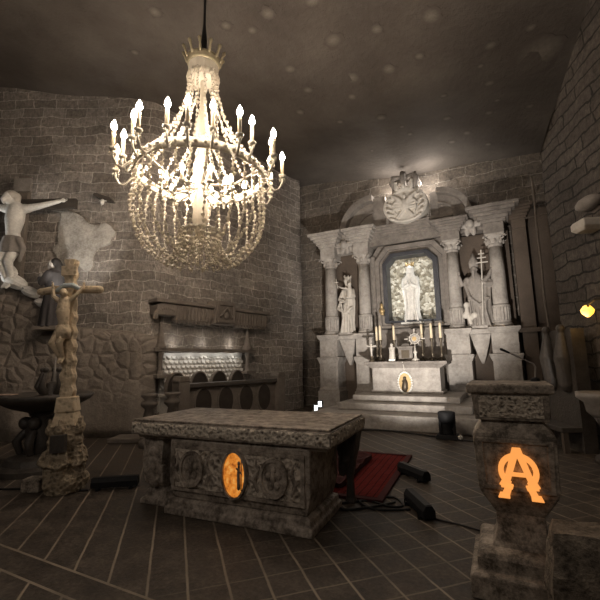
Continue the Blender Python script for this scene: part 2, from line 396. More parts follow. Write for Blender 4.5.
def brick_top(x, y, s): return 6.0 + .8 * (Vector((x, y)) - E2).length
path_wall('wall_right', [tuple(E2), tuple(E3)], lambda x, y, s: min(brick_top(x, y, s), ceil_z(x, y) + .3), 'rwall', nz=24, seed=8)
m = MB(); G = []
for j in range(7):
    row = []
    for i in range(34):
        q = E2 + DR * (i * .3); zb = min(6.0 + .8 * i * .3, ceil_z(q.x, q.y) + .2) - .03; f = j / 6; zt_ = ceil_z(q.x, q.y) + .6
        d = 1.5 * (zt_ - zb) * f + .06 * mnoise.noise(Vector((i * .4, j * .4, 4)))
        row.append((q.x + .931 * d, q.y + .365 * d, zb + (zt_ - zb) * f))
    G.append(row)
m.grid(G); struct(m.build('wall_right_top', 'ceil', smooth=True))
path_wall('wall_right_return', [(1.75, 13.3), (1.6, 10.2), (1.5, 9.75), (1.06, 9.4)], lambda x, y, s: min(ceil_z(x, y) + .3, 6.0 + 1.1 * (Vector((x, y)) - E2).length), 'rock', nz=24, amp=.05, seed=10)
# mineral blooms on the ceiling
spots = [(-4.6, 6.1, .2)]
ceil_spots = [(268, 15, 9), (312, 5, 10), (431, 15, 11), (333, 44, 11), (352, 78, 10), (389, 68, 9), (377, 33, 8), (381, 115, 7), (419, 53, 6), (490, 43, 7), (352, 95, 6),
              (447, 120, 6), (467, 134, 5), (489, 80, 6), (489, 114, 5), (530, 108, 5), (443, 91, 5), (497, 100, 4), (531, 30, 6), (290, 68, 8), (252, 30, 6),
              (308, 90, 7), (402, 127, 4), (452, 143, 5), (410, 135, 4), (488, 144, 4), (226, 25, 7), (155, 12, 8), (135, 52, 5), (300, 112, 6), (480, 62, 4),
              (340, 120, 5), (372, 150, 3), (540, 55, 26)]
def px_on_ceiling(u, v):
    d = cf * F_PX + cr * (u - 300) - cu2 * (v - 300); t = 1.
    p = Vector((0, 0, CAM_H))
    t = (8.4 - CAM_H) / d.z
    for _ in range(6):
        q = p + d * t; t *= (ceil_z(q.x, q.y) - CAM_H) / (q.z - CAM_H)
    q = p + d * t; return q, (q - p).length
from mathutils.bvhtree import BVHTree
bvh = BVHTree.FromPolygons([v.co for v in ceiling.data.vertices], [p.vertices for p in ceiling.data.polygons])
for u, v, r in ceil_spots:
    q, dist = px_on_ceiling(u, v)
    hit = bvh.ray_cast(Vector((q.x, q.y, 2)), Vector((0, 0, 1)))[0]
    if hit is None: continue
    rad = r * dist / 520; m = MB(); n = 22; ring = []
    for j in range(n):
        k = rad * (1.0 + .25 * random.uniform(-1, 1))
        pp = hit + Vector((k * cos(2 * pi * j / n), k * sin(2 * pi * j / n), 0)); hh = bvh.ray_cast(Vector((pp.x, pp.y, 2)), Vector((0, 0, 1)))[0]
        zz = (hh.z if hh else hit.z) - hit.z
        ring.append((pp.x - hit.x, pp.y - hit.y, zz))
    mid = [tuple(c * .5 for c in p) for p in ring]
    S_in = 1 / rad
    sc = lambda p, dz: (p[0] * S_in, p[1] * S_in, (p[2] + dz) * S_in)
    m.rings([[sc(p, .01) for p in ring], [sc(p, -.006) for p in ring]])
    o = m.build('salt_bloom', 'spot', ceiling); o.location = hit; o.scale = (rad,) * 3

# ------------------------------------------------------------------ figures
def capsule(mb, a, b, r0, r1): mb.tube([a, Vector(a).lerp(Vector(b), .5), b], [r0, (r0 + r1) / 2, r1], 10, True)
def head(mb, c, r, face, tilt=0.):
    """skull, jaw, nose, brow and ears looking along face"""
    c = Vector(c); f = Vector(face).normalized(); side = f.cross(up).normalized(); u2 = side.cross(f).normalized()
    mb.sph(c, (r * .82, r * .9, r * 1.05)); mb.sph(c + f * r * .25 - u2 * r * .45, (r * .6, r * .6, r * .65))
    mb.tube([c + f * r * .85 + u2 * r * .2, c + f * r * 1.08 - u2 * r * .15], [r * .09, r * .16], 6, True)
    mb.tube([c + f * r * .62 - side * r * .25 - u2 * r * .52, c + f * r * .7 - u2 * r * .5, c + f * r * .62 + side * r * .25 - u2 * r * .52], r * .09, 6, True)
    for s in (-1, 1):
        mb.tube([c + f * r * .8 + side * s * r * .1 + u2 * r * .28, c + f * r * .66 + side * s * r * .5 + u2 * r * .28], r * .1, 6, True)
        mb.sph(c + side * s * r * .85 - u2 * r * .1, (r * .14, r * .2, r * .26), 6, 5)
def hand(mb, wrist, d, pn, r):
    """palm, four fingers and a thumb; d along the hand, pn palm normal"""
    w = Vector(wrist); d = Vector(d).normalized(); pn = Vector(pn).normalized(); s = d.cross(pn).normalized()
    for k in (-.6, 0, .6): mb.tube([w, w + d * r * 2 + s * k * r], [r * .7, r * .55], 6, True)
    for i, L in enumerate((1.5, 1.8, 1.7, 1.3)):
        b = w + d * r * 2.1 + s * (i - 1.5) * r * .5
        mb.tube([b, b + d * r * L * .6 + pn * r * .15, b + d * r * L + pn * r * .5], r * .24, 5, True)
    mb.tube([w + d * r * .7 + s * -r * .9, w + d * r * 1.5 - s * r * 1.6 + pn * r * .3], r * .28, 5, True)
def robe(mb, levels, folds=9, amp=.09, n=40, ph=0.):
    """levels: (z, cx, cy, rx, ry)"""
    R = []
    for z, cx, cy, rx, ry in levels:
        k = max(0., min(1., (levels[-1][0] - z) / max(levels[-1][0] - levels[0][0], .01)))
        ring = []
        for j in range(n):
            a = 2 * pi * j / n; w = 1 + amp * k * (sin(folds * a + ph + z * 1.5) + .5 * sin((folds + 4) * a - ph * 2 - z * 2))
            ring.append((cx + rx * w * cos(a), cy + ry * w * sin(a), z))
        R.append(ring)
    mb.rings(R)

# ------------------------------------------------------------------ reredos (back altar wall)
RX = -2.55
re = thing('reredos', 'tall grey carved stone altar wall with four columns and a crest', 'altarpiece', (RX, 12.6, 0))
def rx(x): return x - RX
def ry(y): return y - 12.6
PED = [(-5.29, .33), (-4.03, .29), (-1.17, .33), (.05, .35)]
for x, h in PED:
    m = MB(); X = rx(x); y0, y1 = ry(12.27), ry(13.0)
    m.box(X - h - .06, X + h + .06, y0 - .06, y1, .0, .62); m.box(X - h, X + h, y0, y1, .62, 1.55)
    m.box(X - h - .03, X + h + .03, y0 - .03, y1, .62, .72, 0.95, .97)
    m.box(X - h, X + h, y0, y1, 1.5, 1.68, 1.22, 1.14); m.box(X - h * 1.22, X + h * 1.22, y0 - .05, y1 + .05, 1.68, 1.73)
    m.box(X - h * .97, X + h * .97, y0 + .02, y1, 1.73, 2.34); m.box(X - h * .97, X + h * .97, y0, y1, 2.3, 2.42, 1.25, 1.2); m.box(X - h * 1.2, X + h * 1.2, y0 - .07, y1, 2.42, 2.48)
    p = m.build('pedestal', 'reredos', re, bevel=.015)
    m = MB(); a = h * .72; o_ = [(X - a, .8), (X + a, .8), (X + a, 1.42), (X - a, 1.42)]; i_ = [(X - a + .05, .85), (X + a - .05, .85), (X + a - .05, 1.37), (X - a + .05, 1.37)]
    m.band(o_, i_, y0 - .025, y0 + .01); m.build('panel_moulding', 'reredos', p)
COLX = [(-5.25, .215), (-4.03, .2), (-1.17, .19), (.03, .205)]
for x, r in COLX:
    X = rx(x); c = (X, ry(12.6), 0)
    m = MB(); m.lathe([(r * .98, 3.1), (r * 1.0, 3.3), (r * .97, 4.1), (r * .88, 4.88)], c, 24); col = m.build('column', 'reredos', re, smooth=True)
    m = MB(); m.lathe([(r * 1.36, 2.48), (r * 1.36, 2.55), (r * 1.12, 2.62), (r * 1.15, 2.66)], c, 24); m.lathe([(r * 1.08, 2.64), (r * 1.12, 2.7), (r * 1.12, 3.02), (r * 1.05, 3.06)], c, 96, .12, 16)
    m.lathe([(r * 1.18, 3.04), (r * 1.18, 3.1), (r * 1.0, 3.14)], c, 24); m.build('fluted_base', 'reredos', col)
    m = MB(); m.lathe([(r * .95, 4.84), (r * .98, 4.9), (r * .9, 4.93), (r * 1.05, 5.08), (r * 1.28, 5.16)], c, 24)
    for sx in (-1, 1):
        for sy in (-1, 1):
            q = Vector((X + sx * r * 1.02, c[1] + sy * r * 1.02, 5.09)); sp = []
            for k in range(12):
                a = k * .62; rr = .085 * (1 - k / 14)
                sp.append(q + Vector((sx * rr * cos(a), sy * rr * cos(a), rr * sin(a))))
            m.tube(sp, .026, 6)
    for j in range(8):
        a = j * pi / 4; m.sph((X + r * 1.05 * cos(a), c[1] + r * 1.05 * sin(a), 4.99), (.05, .05, .08), 7, 5)
    m.box(X - r * 1.25, X + r * 1.25, c[1] - r * 1.25, c[1] + r * 1.25, 5.15, 5.21); m.build('capital', 'reredos', col)
# entablature: ressaut over every column, set back runs between
def cornice(m, x0, x1, yf, yb, z0, z1, out=.28):
    n = 5; hz = (z1 - z0)
    m.box(x0, x1, yf, yb, z0, z0 + hz * .42)
    for k in range(n):
        e = out * ((k + 1) / n) ** 1.2
        m.box(x0 - e, x1 + e, yf - e, yb, z0 + hz * (.42 + .116 * k), z0 + hz * (.42 + .116 * (k + 1)) + .002)
for x, z1, o_ in ((-5.25, 6.05, .34), (-4.03, 6.05, .3), (-1.17, 5.82, .28), (.03, 5.98, .42)):
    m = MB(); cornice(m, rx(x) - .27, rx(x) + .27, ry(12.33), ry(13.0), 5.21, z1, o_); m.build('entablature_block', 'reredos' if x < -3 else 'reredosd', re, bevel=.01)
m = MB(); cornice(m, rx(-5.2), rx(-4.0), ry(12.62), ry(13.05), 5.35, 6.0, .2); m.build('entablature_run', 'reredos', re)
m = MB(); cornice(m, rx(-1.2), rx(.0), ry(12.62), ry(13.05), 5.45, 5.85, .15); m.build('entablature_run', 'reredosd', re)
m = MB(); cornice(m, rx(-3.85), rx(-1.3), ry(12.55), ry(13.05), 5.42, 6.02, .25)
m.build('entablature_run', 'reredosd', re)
# carved cherub heads and rosettes between the ressauts
for x in (-4.66, -.6):
    m = MB(); m.sph((rx(x), ry(12.42), 5.62), (.13, .12, .15))
    for s in (-1, 1): m.sph((rx(x) + s * .2, ry(12.47), 5.62), (.17, .05, .1)); m.sph((rx(x) + s * .09, ry(12.5), 5.42), (.08, .05, .16))
    m.build('carved_head', 'reredos', re, smooth=True, remesh=.02)
# back panels; bays take the dark brown to paint in recess shade
m = MB(); m.box(rx(-5.7), rx(-3.85), ry(12.95), ry(13.15), 0, 5.4); m.build('bay_panel', 'wood_shade', re)
m = MB(); m.box(rx(-1.35), rx(.4), ry(12.95), ry(13.15), 0, 5.4); m.build('bay_panel', 'wood_shade', re)
N_OUT = [(-3.62, 2.62), (-3.62, 4.9), (-3.25, 5.36), (-1.68, 5.36), (-1.32, 4.9), (-1.32, 2.62)]
N_MID = [(-3.48, 2.7), (-3.48, 4.83), (-3.16, 5.22), (-1.78, 5.22), (-1.46, 4.83), (-1.46, 2.7)]
N_IN = [(-3.36, 2.78), (-3.36, 4.75), (-3.08, 5.08), (-1.9, 5.08), (-1.6, 4.75), (-1.6, 2.78)]
N_GL = [(-3.22, 2.84), (-3.22, 4.68), (-3.0, 4.95), (-2.0, 4.95), (-1.76, 4.68), (-1.76, 2.84)]
sh = lambda P: [(rx(a), b) for a, b in P]
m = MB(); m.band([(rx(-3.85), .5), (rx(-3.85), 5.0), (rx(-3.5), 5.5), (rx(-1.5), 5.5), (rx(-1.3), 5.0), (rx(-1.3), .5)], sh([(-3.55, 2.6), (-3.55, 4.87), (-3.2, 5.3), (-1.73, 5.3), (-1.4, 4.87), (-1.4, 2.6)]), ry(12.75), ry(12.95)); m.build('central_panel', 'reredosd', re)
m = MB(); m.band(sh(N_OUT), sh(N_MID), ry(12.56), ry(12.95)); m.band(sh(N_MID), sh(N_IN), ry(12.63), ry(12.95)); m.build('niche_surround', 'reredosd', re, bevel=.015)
m = MB(); m.band(sh(N_IN), sh(N_GL), ry(12.5), ry(12.98)); m.build('niche_frame', 'slate', re, bevel=.008)
m = MB(); m.prism(sh(N_GL), ry(12.96), ry(13.1)); m.build('mosaic_panel', 'mosaic', re)
# scrolls beside the niche
for x, s in ((-3.72, 1), (-1.3, -1)):
    m = MB()
    for k in range(4): m.sph((rx(x), ry(12.68), 2.9 + k * .12), (.07, .06, .08), 8, 6)
    m.box(rx(x) - .07, rx(x) + .07, ry(12.66), ry(12.95), 2.55, 5.1); m.build('inner_pilaster', 'reredosd', re, bevel=.01)
m = MB(); m.sph((rx(-3.42), ry(12.42), 3.18), (.1, .08, .09)); m.sph((rx(-3.42), ry(12.42), 3.34), (.06, .06, .1)); m.box(rx(-3.47), rx(-3.37), ry(12.4), ry(12.7), 3.05, 3.12); m.build('lamp_bracket', 'gilt', re, smooth=True, remesh=.02)
# statue consoles
for x in (-4.64, -.57):
    X = rx(x); m = MB(); m.box(X - .36, X + .36, ry(12.3), ry(13.0), 2.3, 2.44, 1.1, 1.05); m.sqlathe([(.03, .05, 1.45), (.12, .14, 1.7), (.28, .3, 2.3)], (X, ry(12.68), 0)); m.build('console', 'reredos', re, bevel=.012)
# pediment arcs
def sector(cx, cz, r0, r1, a0, a1, y0, y1, n=12):
    P = [(cx + r1 * cos(a0 + (a1 - a0) * i / n), cz + r1 * sin(a0 + (a1 - a0) * i / n)) for i in range(n + 1)]
    Q = [(cx + r0 * cos(a1 - (a1 - a0) * i / n), cz + r0 * sin(a1 - (a1 - a0) * i / n)) for i in range(n + 1)] if r0 > 0 else [(cx, cz)]
    m = MB(); m.prism(P + Q, y0, y1); return m
for cx, r, a0, a1 in ((-3.6, 1.25, pi / 2, pi), (-1.5, 1.02, 0, pi / 2)):
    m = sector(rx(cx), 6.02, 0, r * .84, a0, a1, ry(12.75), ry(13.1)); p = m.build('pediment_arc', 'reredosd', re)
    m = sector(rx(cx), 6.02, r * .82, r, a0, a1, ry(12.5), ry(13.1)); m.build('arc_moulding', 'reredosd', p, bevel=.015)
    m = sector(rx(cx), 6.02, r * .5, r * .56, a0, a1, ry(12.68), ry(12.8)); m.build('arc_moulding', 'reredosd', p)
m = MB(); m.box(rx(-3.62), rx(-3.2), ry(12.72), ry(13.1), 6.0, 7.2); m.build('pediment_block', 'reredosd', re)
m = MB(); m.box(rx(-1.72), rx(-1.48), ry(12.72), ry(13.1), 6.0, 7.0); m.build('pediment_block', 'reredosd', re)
# crest with crown
CX = rx(-2.42)
m = MB()
def ell(cx, cz, a, b, n=28, p=2.0): return [(cx + a * math.copysign(abs(cos(2 * pi * i / n)) ** (2 / p), cos(2 * pi * i / n)), cz + b * math.copysign(abs(sin(2 * pi * i / n)) ** (2 / p), sin(2 * pi * i / n))) for i in range(n)]
m.prism(ell(CX, 6.5, .66, .52), ry(12.2), ry(12.7)); m.band(ell(CX, 6.5, .71, .56), ell(CX, 6.5, .63, .49), ry(12.12), ry(12.6)); m.prism([(CX - .45, 6.95), (CX - .3, 6.12), (CX, 6.0), (CX + .3, 6.12), (CX + .45, 6.95)], ry(12.14), ry(12.3))
for s in (-1, 1):
    for k in range(5):
        z = 6.12 + k * .17; w = .44 + .1 * sin(pi * k / 4)
        q = Vector((CX + s * w, ry(12.14), z)); m.tube([q + Vector((s * -.1, .03, -.05)), q + Vector((s * .02, -.05, -.03)), q + Vector((s * .1, 0, .05)), q + Vector((s * .07, -.03, .12))], [.04, .045, .04, .025], 7, True)
    m.tube([(CX + s * .03, ry(12.08), 6.5), (CX + s * .2, ry(12.07), 6.72), (CX + s * .36, ry(12.08), 6.86)], [.07, .08, .04], 8, True)
    for k in range(3): m.tube([(CX + s * .1, ry(12.08), 6.52 - .06 * k), (CX + s * (.3 + .03 * k), ry(12.07), 6.62 - .11 * k), (CX + s * (.4 - .05 * k), ry(12.09), 6.5 - .12 * k)], [.05, .045, .03], 7, True)
    m.tube([(CX + s * .05, ry(12.09), 6.35), (CX + s * .24, ry(12.08), 6.12)], [.05, .04], 7, True)
m.sph((CX, ry(12.08), 6.5), (.12, .09, .2)); m.sph((CX, ry(12.07), 6.78), (.07, .07, .08))
crest = m.build('crest', 'pale', re, smooth=True, remesh=.022)
m = MB(); zc = 6.98
m.lathe([(.36, zc), (.38, zc + .1), (.36, zc + .12)], (CX, ry(12.42), 0), 28)
for k in range(9):
    a = 2 * pi * k / 9 - pi / 2; b = Vector((CX + .37 * cos(a), ry(12.42) + .37 * sin(a), zc + .1))
    m.tube([b, b + Vector((.03 * cos(a), .03 * sin(a), .14))], [.07, .05], 7, True); m.sph(b + Vector((.03 * cos(a), .03 * sin(a), .2)), .055, 8, 6)
    m.sph((CX + .385 * cos(a + .35), ry(12.42) + .385 * sin(a + .35), zc + .06), .035, 6, 5)
m.build('crown_band', 'pale', crest, smooth=True)
m = MB()
for k in range(6):
    a = 2 * pi * k / 6 - pi / 2
    m.tube([(CX + .36 * cos(a), ry(12.42) + .36 * sin(a), zc + .15), (CX + .46 * cos(a), ry(12.42) + .46 * sin(a), zc + .36), (CX + .4 * cos(a), ry(12.42) + .4 * sin(a), zc + .55), (CX + .15 * cos(a), ry(12.42) + .15 * sin(a), zc + .58), (CX, ry(12.42), zc + .52)], [.07, .085, .08, .06, .05], 8)
m.sph((CX, ry(12.42), zc + .64), .07, 8, 6); m.box(CX - .015, CX + .015, ry(12.4), ry(12.44), zc + .66, zc + .8); m.box(CX - .05, CX + .05, ry(12.4), ry(12.44), zc + .72, zc + .75)
m.build('crown_arches', 'reredosd', crest, smooth=True)
# right-hand side pilaster and panelling
m = MB(); m.box(rx(.5), rx(.86), ry(12.55), ry(13.1), 0, 5.35); cornice(m, rx(.5), rx(.86), ry(12.5), ry(13.1), 5.3, 5.95, .2); m.build('side_pilaster', 'wood_shade', re, bevel=.01)
m = MB(); m.box(rx(.9), rx(1.55), ry(12.8), ry(13.1), 0, 5.9); m.build('side_panel', 'wood_shade', re)
m = MB(); m.box(rx(.42), rx(1.5), ry(12.4), ry(12.7), 2.3, 2.42); m.build('side_rail', 'wood_shade', re)

# steps
st = thing('altar_steps', 'three broad worn stone steps below the altar with candlesticks', 'steps', (-2.4, 10.6, 0))
for x0, x1, y0, z0, z1 in ((-4.5, -.35, 9.24, 0, .34), (-4.05, -.75, 9.9, .34, .52), (-3.8, -1.05, 10.4, .52, .68)):
    m = MB(); m.box(x0 + 2.4, x1 + 2.4, y0 - 10.6, 12.22 - 10.6, z0, z1); m.build('step', 'reredos', st, bevel=.025)
# high altar table with gold medallion
ha = thing('high_altar', 'grey stone altar table with pearl-edged gold oval on its front', 'altar', (-2.5, 11.4, .68))
m = MB(); m.box(-.93, .93, -.28, .55, 0, .72); m.box(-.98, .98, -.31, .55, 0, .08); m.build('block', 'reredos', ha, bevel=.01)
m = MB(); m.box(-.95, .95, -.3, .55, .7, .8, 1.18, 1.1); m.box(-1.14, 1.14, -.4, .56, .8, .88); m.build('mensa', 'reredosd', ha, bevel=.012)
m = MB()
m.prism(ell(0.0, .3, .17, .26), -.34, -.27)
md = m.build('medallion', 'gilt', ha)
m = MB()
for i in range(26):
    a = 2 * pi * i / 26; m.sph((.185 * cos(a), -.33, .3 + .285 * sin(a)), .034, 7, 5)
m.build('pearl_rim', 'white', md, smooth=True)
m = MB(); m.sph((0, -.35, .42), .05); m.tube([(0, -.35, .38), (.01, -.36, .3), (-.01, -.35, .14)], [.05, .075, .09], 8, True); m.tube([(-.05, -.36, .34), (.06, -.38, .28)], [.03, .03], 6, True)
m.build('relief_figure', 'brass', md, smooth=True)
m = MB(); m.tube([(-.03, -.4, .87), (-.01, -.36, .75), (0, -.3, .6)], .012, 6); m.build('hanging_cord', 'pale', md)
# candlesticks
def make_candlestick(h):
    t = thing('candlestick', 'x', 'candlestick', (0, 0, 0), 0, 'candlesticks on the altar')
    m = MB(); m.lathe([(.09, 0), (.09, .03), (.03, .07), (.025, .14), (.05, .18), (.022, .23), (.03, h * .6), (.022, h * .8), (.055, h - .02), (.055, h)], n=12)
    for k in range(3):
        a = k * 2.1; m.tube([(.04 * cos(a), .04 * sin(a), .08), (.11 * cos(a), .11 * sin(a), .06), (.12 * cos(a), .12 * sin(a), 0.01)], .02, 6)
    m.build('stick', 'brass', t, smooth=True)
    m = MB(); m.lathe([(.034, h), (.034, h + .4), (.028, h + .42), (.006, h + .44)], n=10); m.build('candle', 'wax', t, smooth=True); return t
cs0 = make_candlestick(.62)
ZM = .68 + .88
CS = [(-3.38, 11.55, .02, 'candlestick at the far left end of the high altar, behind the small crucifix'), (-3.2, 11.3, -.1, 'candlestick second from left, just right of the small crucifix'),
      (-2.86, 11.55, .02, 'candlestick standing behind the little white figurine'), (-2.06, 11.55, .02, 'candlestick standing behind the sunburst monstrance'),
      (-1.78, 11.45, 0, 'candlestick just right of the monstrance, second from right end'), (-1.53, 11.4, .06, 'candlestick at the far right end of the high altar')]
for i, (x, y, dz, lb) in enumerate(CS):
    z = ZM
    if i == 0: o = cs0; o.location = (x, y, z); o['label'] = 'dark brass ' + lb
    else: o = dup(cs0, (x, y, z), i * .7, 'dark brass ' + lb)
# objects on the high altar
t = thing('altar_crucifix', 'small dark standing crucifix at the left end of the high altar', 'crucifix', (-3.42, 11.12, ZM))
m = MB(); m.lathe([(.09, 0), (.08, .04), (.03, .1), (.03, .16)], n=10); m.build('foot', 'brass', t)
m = MB(); m.box(-.02, .02, -.02, .02, .14, .6); m.box(-.15, .15, -.02, .02, .42, .46); m.build('cross', 'reredos', t)
m = MB(); m.tube([(0, -.03, .46), (0, -.04, .34), (0, -.03, .2)], [.03, .035, .02], 7, True); m.sph((0, -.035, .5), .03, 7, 5)
for s in (-1, 1): m.tube([(0, -.03, .43), (s * .13, -.03, .47)], [.016, .012], 6, True)
m.build('figure', 'pale', t, smooth=True)
t = thing('figurine', 'little white standing figurine on the high altar left of the tabernacle', 'figurine', (-2.84, 11.15, ZM))
m = MB(); m.box(-.09, .09, -.07, .07, 0, .07); m.build('base', 'white', t, bevel=.01)
m = MB(); robe(m, [(.06, 0, 0, .085, .07), (.2, 0, 0, .075, .065), (.36, 0, 0, .08, .06), (.42, 0, 0, .04, .04)], 7, .1, 24); head(m, (0, -.01, .47), .05, (0, -1, 0)); m.tube([(-.07, 0, .38), (0, -.08, .3), (.07, 0, .38)], .025, 6, True)
m.build('body', 'pale', t, smooth=True, remesh=.01)
t = thing('tabernacle', 'small dark stone tabernacle box in the middle of the high altar', 'tabernacle', (-2.5, 11.45, ZM))
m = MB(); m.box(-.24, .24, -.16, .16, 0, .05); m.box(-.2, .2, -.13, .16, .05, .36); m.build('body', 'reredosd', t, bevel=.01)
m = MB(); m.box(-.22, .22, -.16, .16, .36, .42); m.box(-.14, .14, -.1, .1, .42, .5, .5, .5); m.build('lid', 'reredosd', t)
m = MB(); m.box(-.11, .11, -.15, -.12, .09, .31); m.build('door', 'brass', t)
t = thing('monstrance', 'silver and gold sunburst monstrance standing on the high altar', 'monstrance', (-2.2, 11.2, ZM))
m = MB(); m.lathe([(.12, 0), (.11, .04), (.04, .09), (.03, .2), (.06, .24), (.025, .3), (.02, .42)], n=14); m.build('stem', 'pale', t, smooth=True)
m = MB(); zc = .62
for i in range(20):
    a = 2 * pi * i / 20; L = .2 if i % 2 else .15
    m.tube([(.05 * cos(a), 0, zc + .05 * sin(a)), (L * cos(a), 0, zc + L * sin(a))], [.012, .006], 5)
    if i % 2: m.sph((.14 * cos(a), -.01, zc + .14 * sin(a)), .022, 6, 5)
for i in range(40):
    a = 2 * pi * i / 40; b = 2 * pi * (i + 1) / 40; m.tube([(.14 * cos(a), 0, zc + .14 * sin(a)), (.14 * cos(b), 0, zc + .14 * sin(b))], .011, 5)
for a in (0, pi / 2, pi): m.tube([(.18 * cos(a), 0, zc + .18 * sin(a)), (.27 * cos(a), 0, zc + .27 * sin(a))], [.014, .018], 5, True)
m.build('rays', 'pale', t)
m = MB(); m.prism(ell(0, zc, .06, .06), -.03, .02); m.build('centre', 'gilt', t)

# niche statue: veiled woman, hands joined
t = thing('niche_statue', 'white statue of a veiled woman in the lit central niche', 'statue', (-2.5, 12.68, 2.72))
m = MB(); m.box(-.35, .35, -.14, .24, 0, .1); m.build('base', 'white', t)
m = MB()
robe(m, [(.08, 0, 0, .27, .15), (.4, 0, 0, .22, .14), (.8, 0, 0, .24, .15), (1.15, 0, 0, .29, .15), (1.35, 0, 0, .24, .14), (1.5, 0, 0, .19, .12), (1.62, 0, 0, .125, .11), (1.85, 0, .02, .12, .13), (1.94, 0, .02, .05, .06)], 11, .13, 48)
head(m, (0, -.07, 1.78), .115, (0, -1, -.1))
for s in (-1, 1): m.tube([(s * .19, 0, 1.45), (s * .2, -.12, 1.15), (s * .05, -.22, 1.25)], [.09, .08, .05], 8, True); hand(m, (s * .045, -.23, 1.26), (0, -.1, 1), (-s, 0, 0), .035)
for s in (-1, 1): m.tube([(s * .16, -.16, 1.1), (s * .13, -.17, .6), (s * .19, -.17, .1)], [.025, .035, .04], 7, True)
m.build('figure', 'white', t, smooth=True, remesh=.017)
m = MB()
for k in range(7):
    a = 2 * pi * k / 7; m.tube([(.1 * cos(a), .02 + .1 * sin(a), 1.9), (.13 * cos(a), .02 + .13 * sin(a), 2.02)], [.03, .012], 6)
m.lathe([(.11, 1.87), (.11, 1.93)], (0, .02, 0), 14); m.build('crown', 'gilt', t)
# left bay: woman and child
t = thing('mother_statue', 'pale stone statue of a crowned woman holding a child in left bay', 'statue', (-4.64, 12.62, 2.44))
m = MB(); m.box(-.3, .3, -.22, .22, 0, .1); m.build('base', 'reredos', t)
m = MB()
robe(m, [(.08, -.05, 0, .27, .2), (.45, -.02, 0, .21, .17), (.9, .03, 0, .2, .16), (1.2, .05, 0, .2, .15), (1.45, .03, 0, .19, .13), (1.6, .01, 0, .16, .12), (1.7, -.01, 0, .08, .09), (1.78, -.02, 0, .065, .08)], 9, .2, 44, 1.)
head(m, (-.02, -.03, 1.9), .125, (-.3, -1, -.15)); m.sph((-.01, .03, 1.92), (.14, .14, .16))
m.tube([(-.15, 0, 1.55), (-.27, -.1, 1.25), (-.1, -.22, 1.2)], [.085, .075, .05], 8, True); hand(m, (-.1, -.22, 1.15), (1, -.3, .2), (0, -.5, 1), .04)
m.tube([(.17, 0, 1.55), (.25, -.12, 1.33), (.12, -.25, 1.28)], [.085, .075, .05], 8, True); hand(m, (.12, -.25, 1.28), (-1, -.2, 0), (0, 0, 1), .04)
robe(m, [(1.25, .14, -.2, .11, .1), (1.5, .14, -.2, .1, .09), (1.66, .14, -.19, .06, .06)], 6, .1, 20); head(m, (.15, -.22, 1.74), .085, (-.4, -1, 0))
m.tube([(.08, -.24, 1.58), (-.1, -.3, 1.62), (-.22, -.3, 1.68)], [.04, .035, .025], 7, True)
m.tube([(-.22, -.08, 1.2), (-.33, -.1, .95), (-.05, -.2, .75), (.2, -.18, .95)], [.06, .07, .05, .04], 7, True)
for k in range(4): m.tube([(-.2 + .1 * k, -.16, 1.1 - .05 * k), (-.12 + .09 * k, -.22, .6), (-.22 + .13 * k, -.19, .1)], [.03, .04, .035], 7, True)
m.build('figure', 'pale', t, smooth=True, remesh=.017)
m = MB()
for k in range(6):
    a = 2 * pi * k / 6; m.tube([(.11 * cos(a), .03 + .11 * sin(a), 2.0), (.13 * cos(a), .03 + .13 * sin(a), 2.1)], [.03, .012], 6)
m.lathe([(.12, 1.98), (.12, 2.03)], (0, .03, 0), 14); m.build('crown', 'pale', t)
m = MB(); m.tube([(-.25, -.3, 1.62), (-.3, -.3, 1.95)], .014, 6); m.tube([(-.37, -.3, 1.84), (-.22, -.3, 1.84)], .014, 6); m.build('sceptre', 'pale', t)
# right bay: bishop
t = thing('bishop_statue', 'grey stone statue of a mitred bishop raising one arm in right bay', 'statue', (-.57, 12.6, 2.44))
m = MB(); m.box(-.36, .36, -.22, .25, 0, .1); m.build('base', 'reredos', t)
m = MB()
robe(m, [(.08, .03, 0, .32, .2), (.45, .03, 0, .31, .19), (.95, .05, 0, .32, .2), (1.25, .06, 0, .33, .19), (1.5, .04, 0, .27, .16), (1.64, .0, 0, .11, .11), (1.7, -.01, 0, .08, .09)], 8, .14, 44, 2.)
head(m, (-.03, -.04, 1.8), .12, (-.35, -1, 0)); m.tube([(-.05, -.12, 1.72), (-.05, -.15, 1.58)], [.07, .03], 7, True)
m.tube([(-.24, 0, 1.5), (-.4, -.08, 1.36), (-.44, -.14, 1.6)], [.1, .09, .05], 8, True); hand(m, (-.44, -.14, 1.62), (-.1, 0, 1), (0, -1, 0), .042)
m.tube([(.28, 0, 1.5), (.4, -.1, 1.3), (.24, -.24, 1.32)], [.11, .1, .06], 8, True); hand(m, (.24, -.24, 1.32), (-.5, -.3, .5), (-1, 0, 0), .042)
m.tube([(.2, -.2, 1.36), (.36, -.14, 1.56), (.46, -.1, 1.78)], [.08, .06, .045], 8, True)
m.tube([(-.3, -.05, 1.35), (-.2, -.2, .95), (.05, -.23, .7), (.3, -.15, .9)], [.05, .05, .05, .04], 7, True)
for k in range(5): m.tube([(-.22 + .11 * k, -.17, 1.0), (-.2 + .1 * k, -.2, .55), (-.24 + .13 * k, -.19, .1)], [.03, .035, .035], 7, True)
m.build('figure', 'grey', t, smooth=True, remesh=.017)
m = MB(); m.rings([[(-.03 + .12 * cos(a), .0 + .11 * sin(a), 1.86) for a in [2 * pi * j / 16 for j in range(16)]], [(-.03 + .14 * cos(a), .0 + .09 * sin(a), 2.02) for a in [2 * pi * j / 16 for j in range(16)]], [(-.03 + .02 * cos(a), .0 + .03 * sin(a), 2.3) for a in [2 * pi * j / 16 for j in range(16)]]]); m.build('mitre', 'grey', t, smooth=True)
